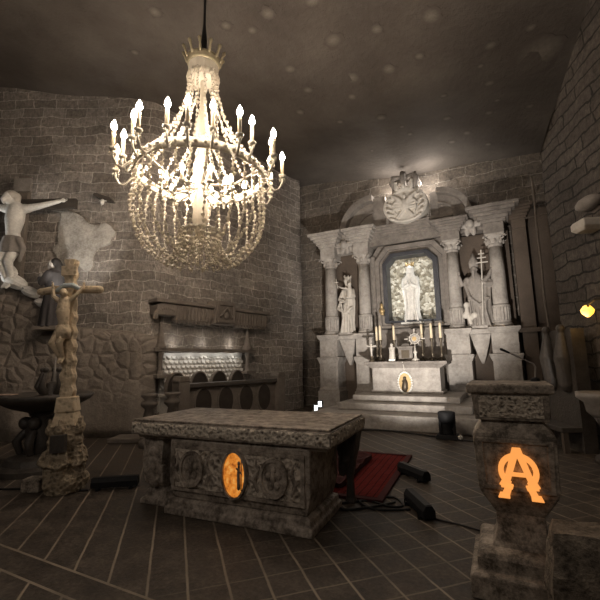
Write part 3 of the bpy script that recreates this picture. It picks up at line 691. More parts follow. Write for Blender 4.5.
m = MB(); m.tube([(.1, -.26, .12), (.17, -.27, 1.2), (.22, -.26, 2.32)], .018, 7)
for z, w in ((2.2, .08), (2.08, .12), (1.94, .16)): m.tube([(.215 - w, -.265, z), (.215 + w, -.265, z)], .018, 6)
m.build('staff', 'pale', t)
m = MB()
for x, z in ((-.3, .72), (-.36, .42), (-.2, .36), (-.1, .42)): m.sph((x, -.2, z), (.09, .07, .1), 9, 7)
m.tube([(-.3, -.2, .75), (-.3, -.22, .5), (-.22, -.2, .2)], [.06, .07, .06], 7, True); m.build('putto', 'pale', t, smooth=True, remesh=.018)

# ------------------------------------------------------------------ chandelier
CH = Vector((-3.94, 4.49, 0)) - rt * .09
ch = thing('chandelier', 'large crystal bead chandelier with ring of lit candle bulbs', 'chandelier', (CH.x, CH.y, 0), 0)
zt = ceil_z(CH.x, CH.y) + .15
m = MB(); m.tube([(0, 0, zt), (0, 0, 7.15), (0, 0, 6.6)], [.022, .022, .03], 8); m.lathe([(.02, 7.3), (.05, 6.95), (.035, 6.62)], n=10); m.build('cord', 'cable', ch)
m = MB(); m.lathe([(.25, 6.46), (.265, 6.5), (.265, 6.54), (.285, 6.58), (.27, 6.59), (.25, 6.54), (.2, 6.48)], n=32); S['gilt2'] = plain('worn_gilt', (.36, .31, .2), .45, .4)
crown = m.build('crown', 'gilt2', ch, smooth=True)
m = MB()
for k in range(12):
    a = 2 * pi * k / 12; m.tube([(.275 * cos(a), .275 * sin(a), 6.57), (.31 * cos(a), .31 * sin(a), 6.66), (.335 * cos(a), .335 * sin(a), 6.72)], [.024, .018, .032], 6, True)
m.build('crown_points', 'gilt2', crown, smooth=True)
m = MB(); m.lathe([(.0, 6.2), (.2, 6.22), (.245, 6.3), (.245, 6.5)], n=24)
for k in range(24):
    a = 2 * pi * k / 24; m.octa((.25 * cos(a), .25 * sin(a), 6.24), .03, .08)
m.build('crystal_cap', 'bead', crown)
m = MB(); m.lathe([(.03, 6.4), (.05, 5.9), (.04, 5.7), (.09, 5.5), (.11, 5.2), (.06, 5.0), (.1, 4.8), (.13, 4.6), (.09, 4.4), (.11, 4.1), (.12, 3.8), (.08, 3.6), (.02, 3.5)], n=14, flute=.1, nf=7); m.build('central_stem', 'bead', ch)
RR, ZR = .97, 4.55
def torus(m, R, z, r, n=64, h=None, k=8):
    rg = []
    for i in range(n):
        a = 2 * pi * i / n
        rg.append([((R + r * cos(2 * pi * j / k)) * cos(a), (R + r * cos(2 * pi * j / k)) * sin(a), z + (h or r) * sin(2 * pi * j / k)) for j in range(k)])
    rg.append(rg[0]); m.rings(rg, caps=False)
m = MB(); torus(m, RR, ZR, .032, h=.075)
for k in range(48):
    a = 2 * pi * k / 48; m.sph((1.05 * RR * cos(a), 1.05 * RR * sin(a), ZR), .03, 6, 5)
ring = m.build('ring', 'iron', ch, smooth=True)
m = MB()
for k in range(6):
    a = 2 * pi * k / 6 + .3; m.tube([(.1 * cos(a), .1 * sin(a), 4.38), (.55 * cos(a), .55 * sin(a), 4.34), (RR * cos(a), RR * sin(a), ZR)], .022, 6)
m.build('spokes', 'iron', ring)
m = MB(); torus(m, .31, 3.62, .02, 32); m.build('lower_ring', 'iron', ch, smooth=True)
# strands of beads
def strand(curve, sp, r, name='bead_strand'):
    m = MB(); L = [0.]
    for a, b in zip(curve, curve[1:]): L.append(L[-1] + (b - a).length)
    n = int(L[-1] / sp); j = 0
    m.tube(curve, .004, 4)
    for i in range(n + 1):
        d = L[-1] * i / max(n, 1)
        while j < len(L) - 2 and L[j + 1] < d: j += 1
        t = (d - L[j]) / max(L[j + 1] - L[j], 1e-6); p = curve[j].lerp(curve[j + 1], t)
        k = r * random.uniform(.65, 1.25)
        p = p + Vector((random.uniform(-1, 1), random.uniform(-1, 1), 0)) * r * .35
        if i % 3 == 2: m.octa(p, k * .8, k * 1.5)
        else: m.octa(p, k, k)
    return m.build(name, 'bead', ch)
for k in range(13):
    a = 2 * pi * (k + .5) / 13; cv = []
    for i in range(21):
        t = i / 20; r = .23 + .74 * t ** 2.1; z = 6.3 - 1.72 * t
        cv.append(Vector((r * cos(a), r * sin(a), z)))
    strand(cv, .074, .034)
for k in range(3):
    a = 2 * pi * (k + .2) / 3; cv = [Vector(((.17 + .12 * t / 12) * cos(a), (.17 + .12 * t / 12) * sin(a), 6.4 - 1.55 * t / 12)) for t in range(13)]
    strand(cv, .062, .022)
LOW = [(.97, 4.5), (1.0, 4.15), (1.0, 3.85), (.93, 3.6), (.78, 3.38), (.6, 3.22), (.45, 3.17), (.37, 3.23), (.32, 3.4), (.31, 3.6)]
def cr_curve(P, n=5):
    out = []
    for i in range(len(P) - 1):
        p0, p1, p2, p3 = P[max(i - 1, 0)], P[i], P[i + 1], P[min(i + 2, len(P) - 1)]
        for k in range(n):
            t = k / n
            out.append(tuple(.5 * ((2 * b) + (-a + c) * t + (2 * a - 5 * b + 4 * c - d) * t * t + (-a + 3 * b - 3 * c + d) * t ** 3) for a, b, c, d in zip(p0, p1, p2, p3)))
    out.append(P[-1]); return out
for k in range(32):
    a = 2 * pi * k / 32; dz = -.06 if k % 2 else .05
    cv = [Vector((r * cos(a), r * sin(a), z + dz * sin(pi * i / 45.))) for i, (r, z) in enumerate(cr_curve(LOW))]
    strand(cv, .078, .036)
for k in range(12):
    a = 2 * pi * (k + .5) / 12; cv = [Vector(((.31 - .1 * sin(pi * t / 8)) * cos(a), (.31 - .1 * sin(pi * t / 8)) * sin(a), 3.6 - .5 * t / 8)) for t in range(9)]
    strand(cv, .066, .024)
for k in range(10):
    a = 2 * pi * (k + .3) / 10; cv = [Vector(((.12 + .55 * t / 10) * cos(a), (.12 + .55 * t / 10) * sin(a), 5.2 - .9 * sin(pi * .5 * t / 10) )) for t in range(11)]
    strand(cv, .066, .024)
# candle arms: the first, then copies
NA = 24
def make_arm(low):
    R1, dz = (1.29, 0.) if low else (1.14, .08)
    m = MB(); m.tube([(RR, 0, ZR), (RR + .08, 0, ZR - .08), (RR + .2 * (R1 - RR) / .35, 0, ZR - .2 + dz), (R1 - .06, 0, ZR - .19 + dz), (R1, 0, ZR - .08 + dz), (R1, 0, ZR + dz)], .018, 7)
    m.lathe([(.02, 0), (.05, .02), (.06, .05), (.045, .055)], (R1, 0, ZR + dz), 10)
    for s in (-1, 1): m.octa((R1 + .04 * s, 0, ZR - .03 + dz), .018, .05)
    arm = m.build('candle_arm', 'iron', ch, smooth=True)
    m = MB(); m.lathe([(.028, .04), (.028, .31), (.02, .32)], (R1, 0, ZR + dz), 10); c = m.build('candle', 'wax', arm, smooth=True)
    m = MB(); m.lathe([(.016, .315), (.04, .35), (.043, .375), (.026, .425), (.004, .47)], (R1, 0, ZR + dz), 8); b = m.build('bulb', 'bulb', arm, smooth=True)
    return arm
arms = [make_arm(True), make_arm(False)]
off_m = None
for k in range(NA):
    a = 2 * pi * k / NA + .07
    if k < 2: o = arms[k]
    else:
        src = arms[k % 2]; o = src.copy(); COL.objects.link(o); o.parent = ch
        for g in src.children:
            d = g.copy(); COL.objects.link(d); d.parent = o
            if k == 5 and g.name.startswith('bulb'):
                d.data = g.data.copy(); d.data.materials[0] = S['bulb_off']; d['label'] = 'unlit bulb'
    o.rotation_euler = (0, 0, a)
# inner tier of small bulbs
for k in range(8):
    a = 2 * pi * k / 8 + .2
    if k == 0:
        m = MB(); m.tube([(.1, 0, 4.3), (.4, 0, 4.16), (.52, 0, 4.24)], .016, 6); m.lathe([(.05, 0), (.05, .03)], (.52, 0, 4.22), 10); ia = m.build('inner_arm', 'iron', ch)
        m = MB(); m.lathe([(.026, .02), (.026, .14)], (.52, 0, 4.23), 8); m.build('candle', 'wax', ia, smooth=True)
        m = MB(); m.lathe([(.016, .14), (.034, .18), (.03, .21), (.004, .27)], (.52, 0, 4.23), 8); m.build('bulb', 'bulb', ia, smooth=True); o = ia
    else:
        o = ia.copy(); COL.objects.link(o); o.parent = ch
        for g in ia.children: d = g.copy(); COL.objects.link(d); d.parent = o
    o.rotation_euler = (0, 0, a)

# carved relief: a face cut with scrolls, standing proud of its ground
def relief(m, o, ex, ez, w, h, nx, nz, depth, sc, seed, bdr=.012):
    o, ex, ez = Vector(o), Vector(ex).normalized(), Vector(ez).normalized(); nn = ex.cross(ez).normalized(); G = []
    for j in range(nz + 1):
        row = []
        for i in range(nx + 1):
            x, z = w * i / nx, h * j / nz; e = max(0., min(1., min(x, w - x, z, h - z) / bdr))
            a = mnoise.noise(Vector((x * sc, z * sc, seed))); b = mnoise.noise(Vector((x * sc * 2.1, z * sc * 2.1, seed + 7)))
            d = (1 - min(1, abs(a) * 3.2)) * .7 + (1 - min(1, abs(b) * 3)) * .3
            row.append(o + ex * x + ez * z + nn * depth * d * e)
        G.append(row)
    m.grid(G)
# ------------------------------------------------------------------ stone altar table in the foreground
RZ = radians(3.5)
al = thing('altar_table', 'massive carved stone altar table with a glowing amber oval on front', 'altar', (-2.62, 3.98, 0), RZ)
m = MB(); m.sqlathe([(.88, .445, 0), (.88, .445, .07), (.855, .42, .085), (.85, .415, .14), (.8, .38, .16)], (0, -.12, 0)); m.build('plinth', 'table', al, bevel=.012)
m = MB(); m.sqlathe([(.8, .38, .16), (.82, .39, .22), (.85, .405, .34), (.85, .405, .76), (.82, .39, .79)], (0, -.12, 0))
body = m.build('block', 'table', al, bevel=.015)
m = MB(); o_ = [(-.8, .25), (.8, .25), (.8, .72), (-.8, .72)]; i_ = [(-.76, .285), (.76, .285), (.76, .685), (-.76, .685)]; m.band(o_, i_, -.545, -.5); m.build('panel_moulding', 'table', body)
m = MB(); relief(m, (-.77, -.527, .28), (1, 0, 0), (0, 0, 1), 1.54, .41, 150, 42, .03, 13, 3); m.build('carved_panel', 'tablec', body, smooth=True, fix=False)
for x in (-.52, .48):
    m = MB(); m.prism(ell(x, .49, .13, .16), -.562, -.51); m.band(ell(x, .49, .155, .185), ell(x, .49, .125, .155), -.58, -.51)
    for k in range(5):
        a = 2 * pi * k / 5 + .4; m.sph((x + .06 * cos(a), -.568, .49 + .08 * sin(a)), (.035, .02, .04), 7, 5)
    m.sph((x, -.572, .5), (.03, .03, .06), 7, 5)
    for s in (-1, 1): m.tube([(x + s * .19, -.54, .35), (x + s * .23, -.55, .45), (x + s * .18, -.55, .55), (x + s * .21, -.54, .63)], [.018, .026, .022, .012], 6, True)
    m.build('shield', 'table', body, smooth=False)
ov = ell(.03, .485, .135, .22)
m = MB(); m.band(ell(.03, .485, .152, .238), ell(.03, .485, .132, .217), -.59, -.51); m.build('oval_rim', 'table', body)
m = MB(); m.prism(ov, -.568, -.515); am = m.build('glowing_oval', 'amber', al)
am['label'] = 'oval of backlit amber salt'
m = MB(); m.sph((.03, -.573, .6), (.018, .012, .022), 8, 6); m.tube([(.03, -.573, .58), (.025, -.573, .5), (.03, -.573, .36)], [.012, .016, .018], 8, True); m.tube([(.0, -.573, .55), (.06, -.573, .5)], .008, 6, True)
m.box(.055, .061, -.58, -.568, .34, .64); m.v = [(x + .06, y, z) for x, y, z in m.v]
m.build('relief_figure', 'table', am, smooth=True)
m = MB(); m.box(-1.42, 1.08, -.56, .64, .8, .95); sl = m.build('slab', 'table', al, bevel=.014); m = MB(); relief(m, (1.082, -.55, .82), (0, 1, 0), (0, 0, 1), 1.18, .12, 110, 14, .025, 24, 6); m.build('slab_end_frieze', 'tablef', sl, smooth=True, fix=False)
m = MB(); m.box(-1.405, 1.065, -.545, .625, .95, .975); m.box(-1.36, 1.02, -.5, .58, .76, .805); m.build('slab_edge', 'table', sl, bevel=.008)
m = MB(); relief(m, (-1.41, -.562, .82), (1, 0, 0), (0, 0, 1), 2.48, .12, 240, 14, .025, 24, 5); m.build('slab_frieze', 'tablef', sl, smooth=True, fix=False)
# left support
m = MB(); m.sqlathe([(.2, .2, 0), (.2, .2, .05), (.16, .16, .08), (.15, .15, .14), (.11, .12, .18), (.14, .2, .26), (.15, .24, .5), (.14, .22, .76), (.15, .24, .8)], (-1.18, -.22, 0)); leg = m.build('pillar', 'table', al, bevel=.012)
m = MB(); m.sph((-1.18, -.43, .6), (.06, .06, .07)); m.tube([(-1.18, -.43, .55), (-1.2, -.45, .4), (-1.17, -.42, .25)], [.06, .08, .06], 8, True)
for s in (-1, 1): m.tube([(-1.18 + s * .04, -.44, .52), (-1.18 + s * .13, -.42, .45), (-1.18 + s * .08, -.42, .3)], [.035, .04, .03], 7, True); m.sph((-1.18 + s * .1, -.42, .7), (.05, .04, .06), 7, 5)
m.build('carved_figure', 'table', leg, smooth=True, remesh=.016)
m = MB(); m.sqlathe([(.06, .06, .0), (.045, .045, .06), (.035, .035, .25), (.06, .06, .4), (.1, .1, .6), (.13, .13, .8)], (.93, .5, 0)); m.sph((.9, .4, .6), (.1, .09, .12), 8, 6); m.tube([(.9, .39, .5), (.87, .4, .35)], [.08, .05], 8, True); m.build('rear_leg', 'dark', al, bevel=.015)

# ------------------------------------------------------------------ ambo with glowing letters
am_rz = radians(0.5); ad = Vector((cos(am_rz), sin(am_rz), 0)); an = Vector((-sin(am_rz), cos(am_rz), 0))
ap = Vector((.0, 3.48, 0))
ab = thing('ambo', 'tall stone reading desk with glowing orange letters on its front', 'ambo', ap, am_rz)
AY = .96
def sq2(m, prof): m.sqlathe([(a, b * AY, z) for a, b, z in prof])
m = MB(); sq2(m, [(.345, .345, 0), (.345, .345, .15), (.33, .33, .165), (.295, .295, .17), (.295, .295, .25), (.28, .28, .28), (.2, .2, .3)]); m.build('plinth', 'ambo', ab, bevel=.012)
m = MB(); sq2(m, [(.2, .2, .29), (.175, .175, .33), (.155, .155, .42), (.155, .155, .52), (.24, .24, .67), (.25, .25, .71), (.262, .262, 1.06), (.258, .258, 1.08), (.2, .2, 1.15), (.2, .2, 1.18)])
bd = m.build('body', 'ambo', ab, bevel=.012)
m = MB(); o_ = [(-.27, .74), (.27, .74), (.275, 1.06), (-.275, 1.06)]; i_ = [(-.235, .765), (.235, .765), (.24, 1.03), (-.24, 1.03)]
P = [(-.12, .6), (.12, .6), (.27, .75), (.28, 1.07), (-.28, 1.07), (-.27, .75)]; Q = [(-.105, .63), (.105, .63), (.24, .77), (.25, 1.04), (-.25, 1.04), (-.24, .77)]
ff = lambda z: -AY * (.25 + .012 * (z - .71) / .35)
O_ = [(-.225, .7), (.225, .7), (.24, 1.05), (-.24, 1.05)]; I_ = [(-.19, .735), (.19, .735), (.2, 1.02), (-.2, 1.02)]
vs = [(x, ff(z) - .014, z) for x, z in O_] + [(x, ff(z) - .014, z) for x, z in I_] + [(x, ff(z) + .02, z) for x, z in O_] + [(x, ff(z) + .02, z) for x, z in I_]
fs = []
for i in range(4):
    k = (i + 1) % 4; fs += [(i, k, 4 + k, 4 + i), (8 + k, 8 + i, 12 + i, 12 + k), (i, 8 + i, 8 + k, k), (4 + k, 12 + k, 12 + i, 4 + i)]
m.add(vs, fs); m.build('front_moulding', 'ambo', bd, bevel=.004)
m = MB(); sq2(m, [(.235, .235, 1.17), (.25, .25, 1.36), (.25, .25, 1.365)]); fr = m.build('frieze', 'ambo', ab, bevel=.008)
m = MB()
relief(m, (-.205, -.232, 1.19), (1, 0, 0), (0, -.065, 1), .41, .155, 90, 36, .016, 42, 8)
m.build('carved_panel', 'amboc', fr, smooth=True, fix=False)
m = MB(); sq2(m, [(.265, .265, 1.36), (.28, .28, 1.37), (.28, .28, 1.42), (.27, .27, 1.43)]); m.build('top_slab', 'ambo', ab, bevel=.008)
# letters: an A standing inside an omega
m = MB(); zc = .875; ys, yb = -.272, -.235; sx0 = .012
def arc(r0, r1, a0, a1, n=26):
    P = [(sx0 + r1 * cos(a0 + (a1 - a0) * i / n), zc + r1 * 1.02 * sin(a0 + (a1 - a0) * i / n)) for i in range(n + 1)]
    Q = [(sx0 + r0 * cos(a0 + (a1 - a0) * i / n), zc + r0 * 1.02 * sin(a0 + (a1 - a0) * i / n)) for i in range(n + 1)]
    for i in range(n): m.prism([P[i], P[i + 1], Q[i + 1], Q[i]], ys, yb)
arc(.098, .136, radians(-58), radians(238))
for s in (-1, 1):
    m.prism([(sx0 + s * .04, .765), (sx0 + s * .115, .80), (sx0 + s * .135, .765), (sx0 + s * .05, .735)], ys, yb)
    m.prism([(sx0 + s * .045, .77), (sx0 + s * .125, .77), (sx0 + s * .125, .745), (sx0 + s * .045, .745)], ys, yb)
    m.prism([(sx0 + s * .05, .75), (sx0 + s * .1, .75), (sx0 + s * .125, .68), (sx0 + s * .075, .68)], ys, yb)
    m.prism([(sx0 + s * .07, .70), (sx0 + s * .135, .70), (sx0 + s * .15, .665), (sx0 + s * .07, .665)], ys, yb)
    m.prism([(sx0 - s * .0, 1.055), (sx0 + s * .028, 1.055), (sx0 + s * .105, .79), (sx0 + s * .062, .79), (sx0, .98)], ys - .006, yb)
m.prism([(sx0 - .06, .862), (sx0 + .06, .862), (sx0 + .066, .838), (sx0 - .066, .838)], ys - .004, yb)
m.v = [(sx0 + (x - sx0) * .92, y, .655 + (z - .665) * .87) for x, y, z in m.v]
sg = m.build('letters', 'sign', ab); sg['label'] = 'glowing orange A inside an omega'
# gooseneck microphone on the ambo
t = thing('microphone', 'thin gooseneck microphone rising behind the stone reading desk', 'microphone', ap + Vector((0, 0, 1.43)), am_rz)
m = MB(); m.lathe([(.035, 0), (.03, .02), (.012, .03)], (.2, .16, 0), 12); m.build('base', 'black', t)
m = MB(); m.tube([(.2, .16, .02), (.21, .16, .11), (.2, .16, .135), (.17, .16, .15), (.03, .16, .23)], .006, 6); m.build('gooseneck', 'grey', t)
m = MB(); m.tube([(.035, .16, .227), (-.02, .16, .256)], [.008, .011], 8, True); m.build('head', 'black', t)

# rough block in the right foreground
random.seed(3)
blk_p = Vector((.47, 2.72, 0)); m = MB()
nx, nz = 14, 14
R = []
for j in range(nz + 1):
    z = .69 * j / nz; rg = []
    per = [(-.36 + .72 * i / nx, -.13) for i in range(nx)] + [(.36, -.13 + .26 * i / 4) for i in range(4)] + [(.36 - .72 * i / nx, .13) for i in range(nx)] + [(-.36, .13 - .26 * i / 4) for i in range(4)]
    for x, y in per:
        k = 1 - .12 * (j / nz) ** 6; d = .035 * mnoise.noise(Vector((x * 7, y * 7 + 5, z * 7)))
        rg.append((x * k + d, y * k + .5 * d + .03 * mnoise.noise(Vector((x * 4, 9, z * 5))), z + (.02 * mnoise.noise(Vector((x * 9, y * 9, 1))) if j == nz else 0)))
    R.append(rg)
m.rings(R); o = m.build('stone_block', stone('rough_block', (.045, .035, .025), (.36, .3, .23), 8, .7, 1., .06, 34, .4, .38, .66), smooth=False)
o.location = blk_p; o.rotation_euler = (0, 0, radians(2)); tag(o, 'rough dark stone block standing in front of the reading desk, lower right', 'block')

# ------------------------------------------------------------------ red carpet, light bars, cables
t = thing('carpet', 'red ribbed carpet lying on the floor behind the stone table', 'carpet', (-2.2, 5.62, 0), RZ)
def wavy(x0, x1, y0, y1, z, th, n=26, amp=.012, seed=0):
    G = [[(x0 + (x1 - x0) * i / n, y0 + (y1 - y0) * j / n, z + th + amp * (1 + mnoise.noise(Vector((i * .3, j * .3, seed))))) for i in range(n + 1)] for j in range(n + 1)]
    m = MB(); m.grid(G); bot = [[(p[0], p[1], z) for p in r] for r in G]; m.grid(bot[::-1])
    edge = [G[0], [r[-1] for r in G], G[-1][::-1], [r[0] for r in G][::-1]]
    for e in edge: m.grid([[(p[0], p[1], z) for p in e], e])
    return m
wavy(-1.0, .72, -1.02, 1.25, .003, .012).build('carpet_field', 'rug', t)
m = MB(); m.band([(-1.04, -1.05), (.76, -1.05), (.76, 1.28), (-1.04, 1.28)], [(-.96, -.97), (.68, -.97), (.68, 1.2), (-.96, 1.2)], 0, .03); m.T = None
m.v = [(x, z, y + .003) for x, y, z in m.v]; m.build('carpet_border', 'rug_edge', t)
cl = wavy(-.62, .2, -.75, .85, .045, .02, amp=.05, seed=4).build('folded_cloth', 'rug_edge'); cl.location = (-2.2, 5.55, 0); cl.rotation_euler = (0, 0, RZ); tag(cl, 'dark red cloth lying rumpled on the red carpet', 'cloth')

def make_bar():
    t = thing('light_bar', 'x', 'light', (0, 0, 0), 0, 'black floor light bars')
    m = MB(); m.prism([(-.065, .03), (.065, .03), (.065, .1), (.035, .15), (-.035, .15), (-.065, .1)], -.29, .29); m.build('housing', 'black', t, bevel=.006)
    m = MB(); m.box(-.035, .035, -.27, .27, .15, .154); m.build('lens', plain('smoked_lens', (.012, .012, .013), .55, 0, .2), t)
    for y in (-.2, .2):
        m = MB(); m.box(-.09, .09, y - .015, y + .015, 0, .03); m.tube([(-.085, y, .02), (-.085, y, .07), (-.06, y, .07)], .008, 6); m.build('bracket', 'black', t)
    return t
b0 = make_bar()
b0.location = (-1.26, 5.76, 0); b0.rotation_euler = (0, 0, radians(48)); b0['label'] = 'long black light bar at the far right corner of red carpet'
dup(b0, (-.96, 4.56, 0), radians(32), 'long black light bar nearest the glowing reading desk, beside looped cables')
dup(b0, (-4.72, 3.72, 0), radians(-52), 'long black light bar by the foot of the carved salt cross')
def cable(pts, label, r=.009):
    P = [tuple(p) if len(p) == 3 else (*p, r) for p in pts]; P = cr_curve(P, 6); m = MB(); m.tube(P, r, 6); tag(m.build('cable', 'cable', smooth=True), label, 'cable', 'black cables on the floor')
cable([(-.85, 4.42), (-.5, 4.35), (-.1, 4.2), (.15, 4.1)], 'black cable running right from the near light bar to the desk')
cable([(-1.25, 4.7), (-1.45, 4.45), (-1.7, 4.25), (-1.8, 4.4), (-1.55, 4.62), (-1.3, 4.55), (-1.15, 4.62), (-1.3, 4.85), (-1.5, 4.72), (-1.62, 4.55), (-1.4, 4.4), (-1.05, 4.55)], 'looped black cable on floor between carpet and near light bar', .012)
cable([(-4.2, 8.6), (-3.2, 8.95), (-2.6, 9.1), (-1.9, 8.95), (-1.35, 8.75)], 'black cable along the bottom step to the spotlight', .018)
cable([(-3.1, 9.0), (-3.0, 8.5), (-3.1, 7.9), (-3.15, 7.2), (-3.0, 6.9)], 'black cable running from the steps towards the carpet', .014)
cable([(-1.05, 8.6), (-.6, 8.55), (.1, 8.3), (.6, 8.3)], 'black cable leading right from the spotlight', .016)
cable([(-4.95, 3.5), (-5.1, 3.42), (-5.6, 3.25), (-6.4, 2.9), (-7.2, 2.7)], 'black cable on floor left of the carved salt cross', .014)
cable([(.35, 4.6), (.42, 4.1), (.7, 3.95), (1.3, 4.3)], 'black cable on floor right of the reading desk', .012)
# moving-head floor light
t = thing('spotlight', 'black stage spotlight standing on floor before the altar steps', 'spotlight', (-1.17, 8.75, 0)); t.scale = (.85, .85, .9)
m = MB(); m.box(-.26, .26, -.2, .2, .0, .1, .9, .9); m.build('base', 'black', t, bevel=.015)
m = MB(); m.lathe([(.13, .1), (.12, .2), (.13, .34)], n=16)
for s in (-1, 1): m.box(s * .16 - .03, s * .16 + .03, -.06, .06, .1, .5)
m.build('yoke', 'black', t, bevel=.01)
m = MB(); m.lathe([(.1, .32), (.17, .36), (.2, .42), (.2, .58), (.17, .6), (.12, .59)], n=20); m.build('lamp_head', 'black', t, smooth=True)
t = thing('floor_lamp', 'small twin lamp with white lit faces by the left pedestal', 'lamp', (-5.2, 11.15, 0), .3)
m = MB(); m.box(-.14, .14, -.1, .1, 0, .06); m.box(-.02, .02, -.02, .02, .06, .3); m.build('base', 'black', t)
m = MB(); m.box(-.12, .02, -.09, .06, .1, .3); m.box(0., .14, -.09, .06, .22, .42); hs = m.build('housing', 'black', t)
m = MB(); m.box(-.1, .0, -.1, -.088, .12, .28); m.box(.02, .12, -.1, -.088, .24, .4); m.build('lamp_face', 'led', t)
m = MB(); m.sph((-.92, 8.62, .06), .05, 8, 6); tag(m.build('lens_cap', 'white', smooth=True), 'tiny white lens lying on floor right of the spotlight', 'lens')

# ------------------------------------------------------------------ left wall: canopy relief, stall, pew front
A0 = Vector((-7.56, 6.7, 0)); wd = Vector((.19, .982, 0)).normalized(); wrz = atan2(wd.y, wd.x)
# local x along wall (away), local -y out of the wall
cp = thing('wall_canopy', 'carved stone canopy relief with scalloped fringe on left brick wall', 'relief', A0, wrz)
m = MB()
m.prism([(.0, 2.78), (.0, 3.02), (.25, 3.13), (3.75, 3.1), (3.85, 3.0), (3.85, 2.78)], -.3, .05); m.prism([(-.05, 3.08), (3.9, 3.06), (3.9, 3.16), (-.05, 3.18)], -.36, .05); m.build('cornice', 'stall', cp, bevel=.02)
for lo, hi in ((.5, 1.66), (2.44, 3.8)):
    m = MB(); m.box(lo, hi, -.22, -.1, 2.66, 2.82)
    for i in range(int((hi - lo) / .112)):
        x = lo + .06 + i * .112
        m.prism([(x - .05, 2.8), (x + .05, 2.8), (x + .05, 2.68), (x, 2.6), (x - .05, 2.68)], -.3, -.2); m.tube([(x, -.31, 3.04), (x, -.31, 2.7)], .03, 6)
    m.build('fringe', 'stall', cp)
m = MB(); m.prism([(1.68, 2.66), (1.68, 3.3), (2.4, 3.3), (2.4, 2.66)], -.4, 0); m.band([(1.72, 2.7), (2.36, 2.7), (2.36, 3.26), (1.72, 3.26)], [(1.8, 2.78), (2.28, 2.78), (2.28, 3.18), (1.8, 3.18)], -.44, -.38); m.tube([(1.82, -.42, 2.85), (2.04, -.44, 3.12), (2.26, -.42, 2.85)], .04, 7); m.sph((2.04, -.42, 2.9), (.1, .06, .1)); m.build('plaque', 'stall', cp, bevel=.01)
m = MB()
for k in range(16):
    a = pi * k / 15; m.sph((.28 - .3 * cos(a), -.25, 2.72 + .24 * sin(a)), .07, 7, 5)
m.build('scroll', 'stall', cp, smooth=True)
m = MB(); m.prism([(.0, 1.9), (.0, 2.0), (3.35, 1.98), (3.35, 1.88)], -.28, .05); m.build('shelf', 'stall', cp, bevel=.015)
for x in (.2, 3.08):
    m = MB(); m.lathe([(.15, 1.98), (.15, 2.04), (.11, 2.1), (.05, 2.4), (.02, 2.6)], (x, -.18, 0), 10); m.lathe([(.1, 1.36), (.06, 1.45), (.05, 1.7), (.09, 1.88), (.09, 1.9)], (x, -.18, 0), 10); m.box(x - .18, x + .18, -.36, .02, 1.28, 1.36); m.build('finial', 'stall', cp)
m = MB(); m.box(.3, 3.0, -.03, .06, .2, 1.88)
for j in range(7):
    for i in range(19):
        x = .38 + i * .14 + (.07 if j % 2 else 0); z = 1.8 - j * .12
        m.prism([(x - .068, z), (x - .06, z - .05), (x - .03, z - .09), (x, z - .1), (x + .03, z - .09), (x + .06, z - .05), (x + .068, z)], -.05 - .012 * j * 0, -.02)
        m.add([(x - .068, -.05, z), (x - .06, -.05, z - .05), (x - .03, -.05, z - .09), (x, -.05, z - .1), (x + .03, -.05, z - .09), (x + .06, -.05, z - .05), (x + .068, -.05, z), (x, -.1, z - .07)], [(0, 1, 7), (1, 2, 7), (2, 3, 7), (3, 4, 7), (4, 5, 7), (5, 6, 7), (6, 0, 7)])
m.build('scalloped_panel', 'scallop', cp)
m = MB(); m.prism([(.25, 2.0), (.25, 2.78), (3.2, 2.74), (3.2, 2.0)], -.04, .08); m.build('upper_panel', brick('canopy_block', (.2, .175, .15), (.26, .23, .2), (.4, .37, .33), bw=.6, rh=.26, obj=True), cp)
# stall backs
stl = thing('choir_stall', 'long stone stall with dark oval backrests along the left wall', 'stall', A0, wrz)
m = MB(); m.box(.1, 3.2, -.5, -.1, 0, .48); m.build('seat', 'stall', stl, bevel=.015)
for i, x in enumerate((.45, 1.12, 1.75, 2.4)):
    m = MB(); m.prism(ell(x, 1.02, .25, .36), -.5, -.42); m.build('oval_backrest', 'oval', stl)
    m = MB(); m.band(ell(x, 1.02, .28, .39), ell(x, 1.02, .25, .36), -.52, -.42); m.build('backrest_rim', 'stall', stl)
for x in (.1, .8):
    m = MB(); m.box(x - .05, x + .05, -.78, -.45, 0, .86); m.box(x - .1, x + .1, -.82, -.4, .86, .92); m.build('armrest', 'pale', stl, bevel=.01)
# pew front with ovals
D0 = Vector((-6.6, 6.95, 0)); D1 = Vector((-5.8, 9.7, 0)); pv = (D1 - D0); prz = atan2(pv.y, pv.x); PL = pv.length
pw = thing('pew_front', 'stone pew front pierced by four dark ovals behind the table', 'pew', D0, prz)
m = MB(); m.box(0, PL, -.03, .08, .05, 1.06)
m.build('panel', 'stall', pw)
m = MB(); m.box(-.05, PL, -.12, .14, 1.05, 1.15); m.build('top_rail', 'dark', pw, bevel=.015)
for x in (.46, 1.1, 1.74, 2.36):
    m = MB(); m.prism(ell(x, .68, .22, .34), -.05, -.02); m.build('oval_panel', 'oval', pw)
    m = MB(); m.band(ell(x, .68, .255, .375), ell(x, .68, .22, .34), -.06, -.02); m.build('oval_rim', 'stall', pw)
for x in (-.12, PL + .05):
    m = MB(); m.box(x - .14, x + .14, -.16, .16, 0, 1.2); m.prism([(x - .16, 1.2), (x + .16, 1.2), (x + .1, 1.32), (x - .1, 1.32)], -.17, .17); m.build('end_post', 'stall', pw, bevel=.015)
m = MB(); m.box(-.1, PL, .08, .7, 0, .12); m.build('base_step', 'stall', pw)
